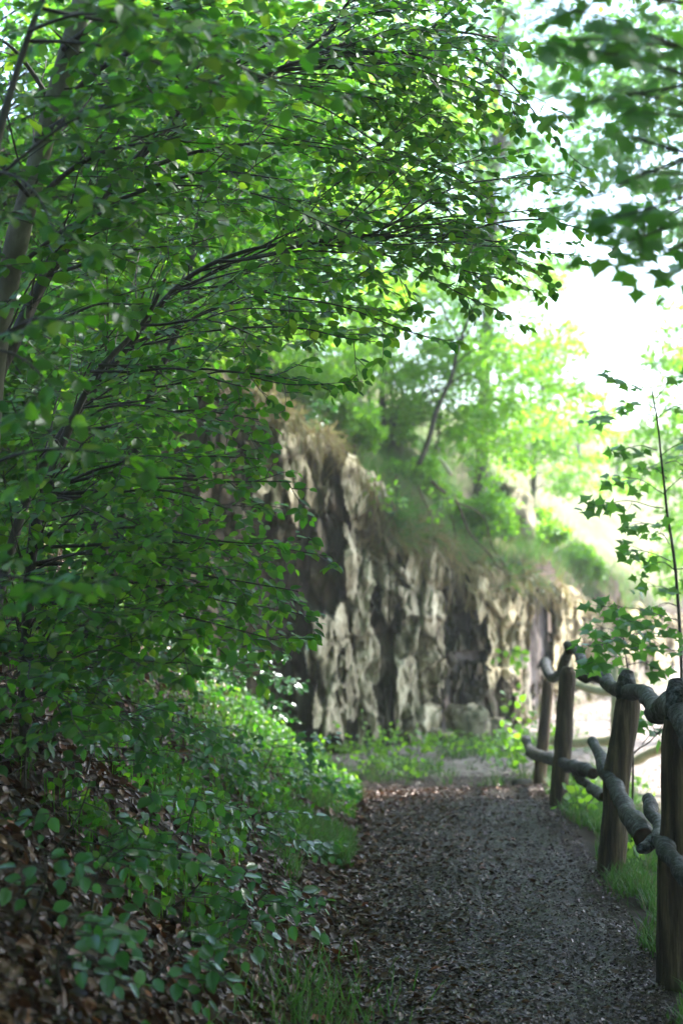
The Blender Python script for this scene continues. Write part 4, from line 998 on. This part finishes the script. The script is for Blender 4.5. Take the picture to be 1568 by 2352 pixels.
rail('lower_rail', [(1483, 1830, 6.1), (1494, 1858, 5.9), (1508, 1890, 5.65), (1510, 1920, 5.4), (1530, 1955, 5.1), (1568, 2000, 4.8), (1640, 2080, 4.3)], [.028, .032, .030, .034, .034, .034, .036], 17)
for nm_, pp, rr in (('branch_stub', [(1436, 1604, 7.25), (1438, 1575, 7.28), (1442, 1545, 7.32)], [.050, .052, .050, .046, .034]), ('branch_stub', [(1560, 1650, 5.16), (1556, 1605, 5.18), (1552, 1566, 5.22)], [.052, .050, .047, .044, .032])):
    mb = MB(); q = smooth_path([P(*p) for p in pp], 16); tube(mb, q, np.interp(np.linspace(0, 1, 16), np.linspace(0, 1, 5), rr), 18, noise=.12, nf=14); mb.build(nm_, M['rail'], fe, smooth=True)
# forked stub on the lowest rail
mb = MB(); tube(mb, smooth_path([P(1500, 1930, 5.35), P(1485, 1945, 5.3), P(1470, 1950, 5.25)], 8), [.028, .028, .027, .026, .025, .024, .022, .02], 10, noise=.1); mb.build('branch_stub', M['rail'], fe, smooth=True)

# fallen stub by the far post
mb = MB(); c = ground_at(1192, 11.9); tube(mb, [c + [-.07, -.02, .035], c + [0, 0, .04], c + [.09, .05, .03]], [.035, .04, .035], 12, noise=.1)
tag(mb.build('log_stub', M['bark'], origin=c, smooth=True), 'short dark log stub on the ground left of the farthest fence post', 'log')

# pale rails of a second barrier beyond, in the light
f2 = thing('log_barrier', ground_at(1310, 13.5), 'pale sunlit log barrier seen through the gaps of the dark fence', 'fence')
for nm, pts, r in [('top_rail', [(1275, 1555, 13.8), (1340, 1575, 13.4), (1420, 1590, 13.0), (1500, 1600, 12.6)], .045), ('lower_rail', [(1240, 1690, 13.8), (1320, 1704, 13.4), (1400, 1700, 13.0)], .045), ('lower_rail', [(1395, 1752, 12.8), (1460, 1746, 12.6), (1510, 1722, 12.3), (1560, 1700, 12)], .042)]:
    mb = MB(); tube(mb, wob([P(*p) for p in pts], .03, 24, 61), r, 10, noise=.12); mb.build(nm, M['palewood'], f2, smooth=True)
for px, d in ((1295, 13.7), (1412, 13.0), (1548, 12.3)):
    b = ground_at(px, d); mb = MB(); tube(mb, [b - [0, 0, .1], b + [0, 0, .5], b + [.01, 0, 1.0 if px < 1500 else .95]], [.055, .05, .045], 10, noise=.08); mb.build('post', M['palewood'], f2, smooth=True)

# ------------------------------------------------------------------ litter, chips, gravel, grass
def slope_normal(x, y, e=.03):
    z = H(x, y); return unit(np.stack([-(H(x + e, y) - z) / e, -(H(x, y + e) - z) / e, np.ones_like(z)], -1)), z

def scatter(name, kind, mat, x, y, size, lift, tilt, seed, label, cat):
    r_ = np.random.default_rng(seed)
    n_, z = slope_normal(x, y)
    p = np.stack([x, y, z + lift], -1)
    d = r_.normal(size=(len(x), 3)); d -= n_ * (d * n_).sum(1)[:, None]
    mb = MB(); leaves(mb, kind, p, unit(d) + n_ * r_.normal(0, tilt * .6, (len(x), 1)), n_ + r_.normal(0, tilt, (len(x), 3)), size)
    o = mb.build(name, M[mat]); tag(o, label, cat, kind='stuff'); return o
r_ = np.random.default_rng(89)
# low leafy ground cover on the bank
n_ = 30000
y = 3.0 + 9.5 * r_.random(n_) ** 1.1; bx = r_.random(n_) * 3.2; x = xl(y) - .02 - bx * np.clip(.3 + y / 9, 0, 1.2)
k = (vnoise(np.stack([x * 1.6, y * 1.6, x * 0], -1), 33) + .5 * vnoise(np.stack([x * 6, y * 6, x * 0], -1), 34) + np.clip((y - 5) / 5, -.35, .6)) > .36 + .9 * (bx < .45) * (y < 7.2)
x, y = x[k], y[k]; n_ = len(x); nv_, z = slope_normal(x, y)
p = np.stack([x, y, z + r_.uniform(.02, .14, n_)], -1)
mb = MB(); leaves(mb, 'beech', p, r_.normal(size=(n_, 3)) + [.3, -.3, -.3], nv_ + [0, -.4, .2] + r_.normal(0, .4, (n_, 3)), .040 * r_.uniform(.6, 1.3, n_))
stem_b = p + r_.normal(0, .01, (n_, 3)); stem_b[:, 2] = z - .01
w2 = np.array([.0012, 0, 0]); mb.add(np.stack([stem_b - w2, stem_b + w2, p + w2, p - w2], 1).reshape(-1, 3), np.arange(n_ * 4).reshape(-1, 4))
tag(mb.build('ground_cover', M['beech']), 'low leafy green plants spread over the litter of the left bank', 'ground cover', kind='stuff')
r_ = np.random.default_rng(90)
# bank litter: denser near the viewer
n_ = 46000
y = 2.2 + 8.5 * r_.random(n_) ** 1.5; bx = r_.random(n_) ** 1.1 * 3.0; x = xl(y) + .06 - bx * np.clip(.4 + y / 9, 0, 1.2)
scatter('leaf_litter', 'dead', 'dead', x, y, .050 * r_.uniform(.5, 1.35, n_), r_.uniform(0, .025, n_), .45, 91, 'brown dead beech leaves covering the left bank', 'leaf litter')
n_ = 110000
y = 3.6 + 9 * r_.random(n_) ** 1.5; u = r_.random(n_); x = xl(y) - .08 + u * (xr(y) - xl(y) + .05)
scatter('path_litter', 'simple', 'chips', x, y, .009 * (1 + r_.exponential(.55, n_)), .016 + r_.uniform(0, .006, n_), .40, 92, 'small wet dark leaf and bark fragments on the path', 'litter')
n_ = 9000
y = 3.6 + 7.7 * r_.random(n_) ** 1.2; u = r_.beta(1, 3.2, n_); x = xl(y) - .05 + u * (xr(y) - xl(y))
scatter('path_leaves', 'dead', 'dead', x, y, .032 * r_.uniform(.5, 1.3, n_), .018 + r_.uniform(0, .006, n_), .38, 93, 'brown fallen leaves along the left side of the path', 'leaf litter')
n_ = 14000
y = 10.8 + 16 * r_.random(n_) ** 1.4; x = -.5 + r_.random(n_) * (xr(y) + 3.5)
s_, _ = cliff_sd(x, y); k = s_ < -.1
scatter('gravel', 'dead', 'pebble', x[k], y[k], .035 * r_.uniform(.5, 1.5, k.sum()), .0, .3, 94, 'pale stones and dry leaves on the open ground beyond the path', 'gravel')

def grass(name, x, y, h, mat, seed, label, lean=.5, zfun=None):
    r_ = np.random.default_rng(seed)
    z = H(x, y) if zfun is None else zfun
    p = np.stack([x, y, z - .01], -1)
    a = r_.uniform(0, 2 * math.pi, len(x))
    side = np.stack([np.cos(a), np.sin(a), 0 * a], -1)
    up = np.stack([r_.normal(0, lean * .4, len(x)), r_.normal(0, lean * .4, len(x)), np.ones(len(x))], -1)
    # blade template: z is the length, x the bend
    v, tr, qd = TPL['blade']; up = unit(up); sd_ = unit(side - up * (side * up).sum(1)[:, None]); oth = np.cross(up, sd_)
    hh = np.broadcast_to(h, (len(x),)) * r_.uniform(.5, 1.25, len(x))
    bend = r_.uniform(.3, 2.2, len(x)); 
    V_ = p[:, None, :] + hh[:, None, None] * (v[None, :, 2:3] * up[:, None, :] + (v[None, :, 0:1] * bend[:, None, None]) * sd_[:, None, :]) + (v[None, :, 1:2] * .22) * oth[:, None, :] * 1.1
    off = (np.arange(len(x)) * len(v))[:, None, None]
    mb = MB(); mb.add(V_.reshape(-1, 3), (tr[None] + off).reshape(-1, 3), (qd[None] + off).reshape(-1, 4))
    o = mb.build(name, M[mat]); tag(o, label, 'grass', kind='stuff')
def patchy(x, y, sc, th, seed):
    return vnoise(np.stack([x * sc, y * sc, x * 0], -1), seed) > th
r_ = np.random.default_rng(95)
n_ = 26000
y = 6.4 + 6.8 * r_.random(n_); x = xl(y) - np.abs(r_.normal(0, .42, n_)) * np.clip((y - 5.6) / 4, .15, 1) - .02
k = patchy(x, y, 2.2, -.35, 7); grass('grass', x[k], y[k], .12, 'grass', 96, 'thin fresh grass strip on the left edge of the path')
n_ = 700
y = 4.75 + r_.normal(0, .35, n_); x = -.10 + r_.normal(0, .13, n_)
grass('grass', x, y, .13, 'grass', 97, 'loose grass tuft beside the path at the bottom', lean=.8)
n_ = 22000
y = 4.4 + 8.8 * r_.random(n_); x = xr(y) + .06 + np.abs(r_.normal(0, .28, n_)) - .10 * r_.random(n_)
x = x + .10 * vnoise(np.stack([y * 1.9, y * 0, y * 0], -1), 44) + .04; k = patchy(x, y, 3.0, -.8, 45); x, y = x[k], y[k]
grass('grass', x, y, .10, 'grass', 98, 'low green grass along the foot of the fence')
n_ = 16000
y = 8.5 + 15 * r_.random(n_) ** 1.3; x = xr(y) + .5 + 4.0 * r_.random(n_); s_, _ = cliff_sd(x, y); k = (s_ < -.1) & patchy(x, y, 1.3, .18, 12)
grass('grass', x[k], y[k], .10, 'grass', 102, 'scattered grass patches on the pale ground beyond the fence')
n_ = 9000
y = 12.0 + 3 * r_.random(n_); x = -.5 + 2.6 * r_.random(n_); s_, _ = cliff_sd(x, y); k = (s_ < -.02) & (vnoise(np.stack([x * 1.7, y * 1.7, x * 0], -1), 9) + .6 * vnoise(np.stack([x * 7, y * 7, x * 0], -1), 19) > .22)
grass('grass', x[k], y[k], .13, 'grass', 99, 'sunlit grass patches at the foot of the rock face')
n_ = 60000
x = -2.5 + 8.5 * r_.random(n_); y = 12.5 + 13 * r_.random(n_); s_, _ = cliff_sd(x, y); k = (s_ > -.05) & (s_ < 3.0) & patchy(x, y, 1.1, -.25, 10)
grass('grass', x[k], y[k], .38, 'grass', 100, 'long green grass growing on the crest of the rock face', lean=.9)
n_ = 16000
x = -2.2 + 7.5 * r_.random(n_); y = 12.5 + 13 * r_.random(n_); s_, _ = cliff_sd(x, y); k = (s_ > -.25) & (s_ < .9)
grass('dry_grass', x[k], y[k], .26, 'drygrass', 101, 'matted dry straw grass hanging over the rock edge', lean=1.6)

n_ = 5000
y = 11.2 + 4 * r_.random(n_); x = -.6 + 3.2 * r_.random(n_); s_, _ = cliff_sd(x, y)
k = (s_ < -.05) & (vnoise(np.stack([x * 2.1, y * 2.1, x * 0], -1), 63) + .5 * vnoise(np.stack([x * 6, y * 6, x * 0], -1), 64) + .5 * (s_ > -.7) > .32) & ((y > 12.3) | (x < -.1) | (x > 1.5))
x, y = x[k], y[k]; n_ = len(x); nv_, z = slope_normal(x, y); p = np.stack([x, y, z + r_.uniform(.01, .12, n_)], -1)
mb = MB(); leaves(mb, 'beech', p, r_.normal(size=(n_, 3)), nv_ + [0, -.5, 0] + r_.normal(0, .4, (n_, 3)), .045 * r_.uniform(.6, 1.4, n_))
tag(mb.build('ground_cover', M['bright']), 'bright small leafy plants among the stones at the foot of the rock face', 'ground cover', kind='stuff')
# small leafy herbs at the foot of the rock and by the far posts
def herb(px, d, h, nst, size, label, seed, mat='bright', group=None, kind='beech'):
    b = ground_at(px, d); root = thing('leafy_herb', b, label, 'plant', group)
    pl = Plant(kind=kind, seed=seed, size=size, gap=.05, jit=.5); r_ = pl.r
    for k in range(nst):
        c = pl.curve(b + [r_.normal(0, .04), r_.normal(0, .04), -.01], [r_.normal(0, .35), r_.normal(0, .35), 1], h * r_.uniform(.6, 1.1), 7, droop=.6)
        tube(pl.twigs, c, np.linspace(.004, .0015, len(c)), 4, cap=False); pl.leafy(c, unit([r_.normal(), -1, .8]), .25)
    pl.finish(root, M[mat], M['grass'], twigname='stems')
for k, (px, d, h, n_, sz, lb) in enumerate([
        (1190, 12.3, .75, 9, .085, 'bright leafy herb standing left of the farthest fence post'),
        (1160, 13.0, .45, 7, .085, 'bright herb with broad leaves in front of the boulder'),
        (1110, 13.6, .30, 7, .07, 'low bright herb at the foot of the boulder'),
        (1040, 14.0, .25, 7, .07, 'small bright herb below the middle of the rock face'),
        (960, 14.0, .26, 8, .07, 'leafy herb below the pale slabs'),
        (900, 13.6, .28, 8, .07, 'leafy herb between the grass and the pale slabs'),
        (850, 13.3, .45, 9, .06, 'tall grassy herb in the crack right of the pillar'),
        (745, 12.6, .32, 9, .065, 'yellow green herb in front of the leftmost pillar'),
        (690, 11.8, .32, 9, .065, 'fresh herb at the upper end of the left bank'),
        (800, 12.2, .2, 7, .06, 'low herb where the bank meets the path'),
        (1000, 12.9, .16, 6, .06, 'tiny herb in the open ground beyond the path'),
        (1310, 9.9, .2, 7, .07, 'green herb at the foot of the second farthest post'),
        (1345, 9.2, .22, 8, .07, 'green herb between the middle fence posts'),
        (1450, 7.6, .2, 8, .06, 'dark green herb right of the second nearest post')]):
    herb(px, d, h, n_, sz, lb, 800 + k)

# low blurred leaves on the crest
for k, (px, py, d, lb) in enumerate([(880, 1130, 14.6, 'small bright plant hanging on the rock beside the tall slab'), (1010, 1140, 15.2, 'small bright plant on the overhang beside the white stick'), (1165, 1190, 17.2, 'green plant on the ledge below the hazel'), (1170, 1490, 16.0, 'tiny plant rooted in the yellow rock')]):
    b = P(px, py, d - .25); root = thing('ledge_plant', b, lb, 'plant')
    pl = Plant(kind='beech', seed=870 + k, size=.09, gap=.06, jit=.6)
    for m in range(7):
        c = pl.curve(b, [pl.r.normal(0, .6), -.5, pl.r.normal(-.1, .5)], .25, 5, droop=.6); tube(pl.twigs, c, .003, 4, cap=False); pl.leafy(c, unit([pl.r.normal() * .4, -1, .6]), .2)
    pl.finish(root, M['bright'], M['grass'], twigname='stems')
mb = MB(); a = P(1005, 1050, 15.3); b = P(1035, 1090, 15.0); tube(mb, smooth_path([a, (a + b) / 2 + [0, 0, .02], b], 8), [.010, .012, .016, .02, .024, .028, .03, .02], 8, noise=.1)
tag(mb.build('bleached_stick', M['palewood'], origin=a, smooth=True), 'short bleached stick lying on the overhang of the rock face', 'stick')
# thin haze volume added to veil and brighten what is far off
def haze():
    x0, x1, y0, y1, z0, z1 = -190, 190, -130, 240, -6.5, 24
    v = [(x, y, z) for x in (x0, x1) for y in (y0, y1) for z in (z0, z1)]
    me = bpy.data.meshes.new('haze'); me.from_pydata(v, [], [(0, 1, 3, 2), (4, 6, 7, 5), (0, 4, 5, 1), (2, 3, 7, 6), (0, 2, 6, 4), (1, 5, 7, 3)])
    m = bpy.data.materials.new('haze'); m.use_nodes = True; n = m.node_tree; n.nodes.clear()
    o_ = n.nodes.new('ShaderNodeOutputMaterial'); pv = n.nodes.new('ShaderNodeVolumePrincipled')
    pv.inputs['Color'].default_value = (.93, .96, 1, 1); pv.inputs['Density'].default_value = HAZE; pv.inputs['Anisotropy'].default_value = .45
    n.links.new(pv.outputs[0], o_.inputs['Volume'])
    o = link('haze', me, m); tag(o, 'pale haze added over the whole place to veil and brighten the distance', 'haze', kind='stuff')
haze()
print('LEAVES', NLEAF, 'OBJECTS', len(bpy.data.objects))
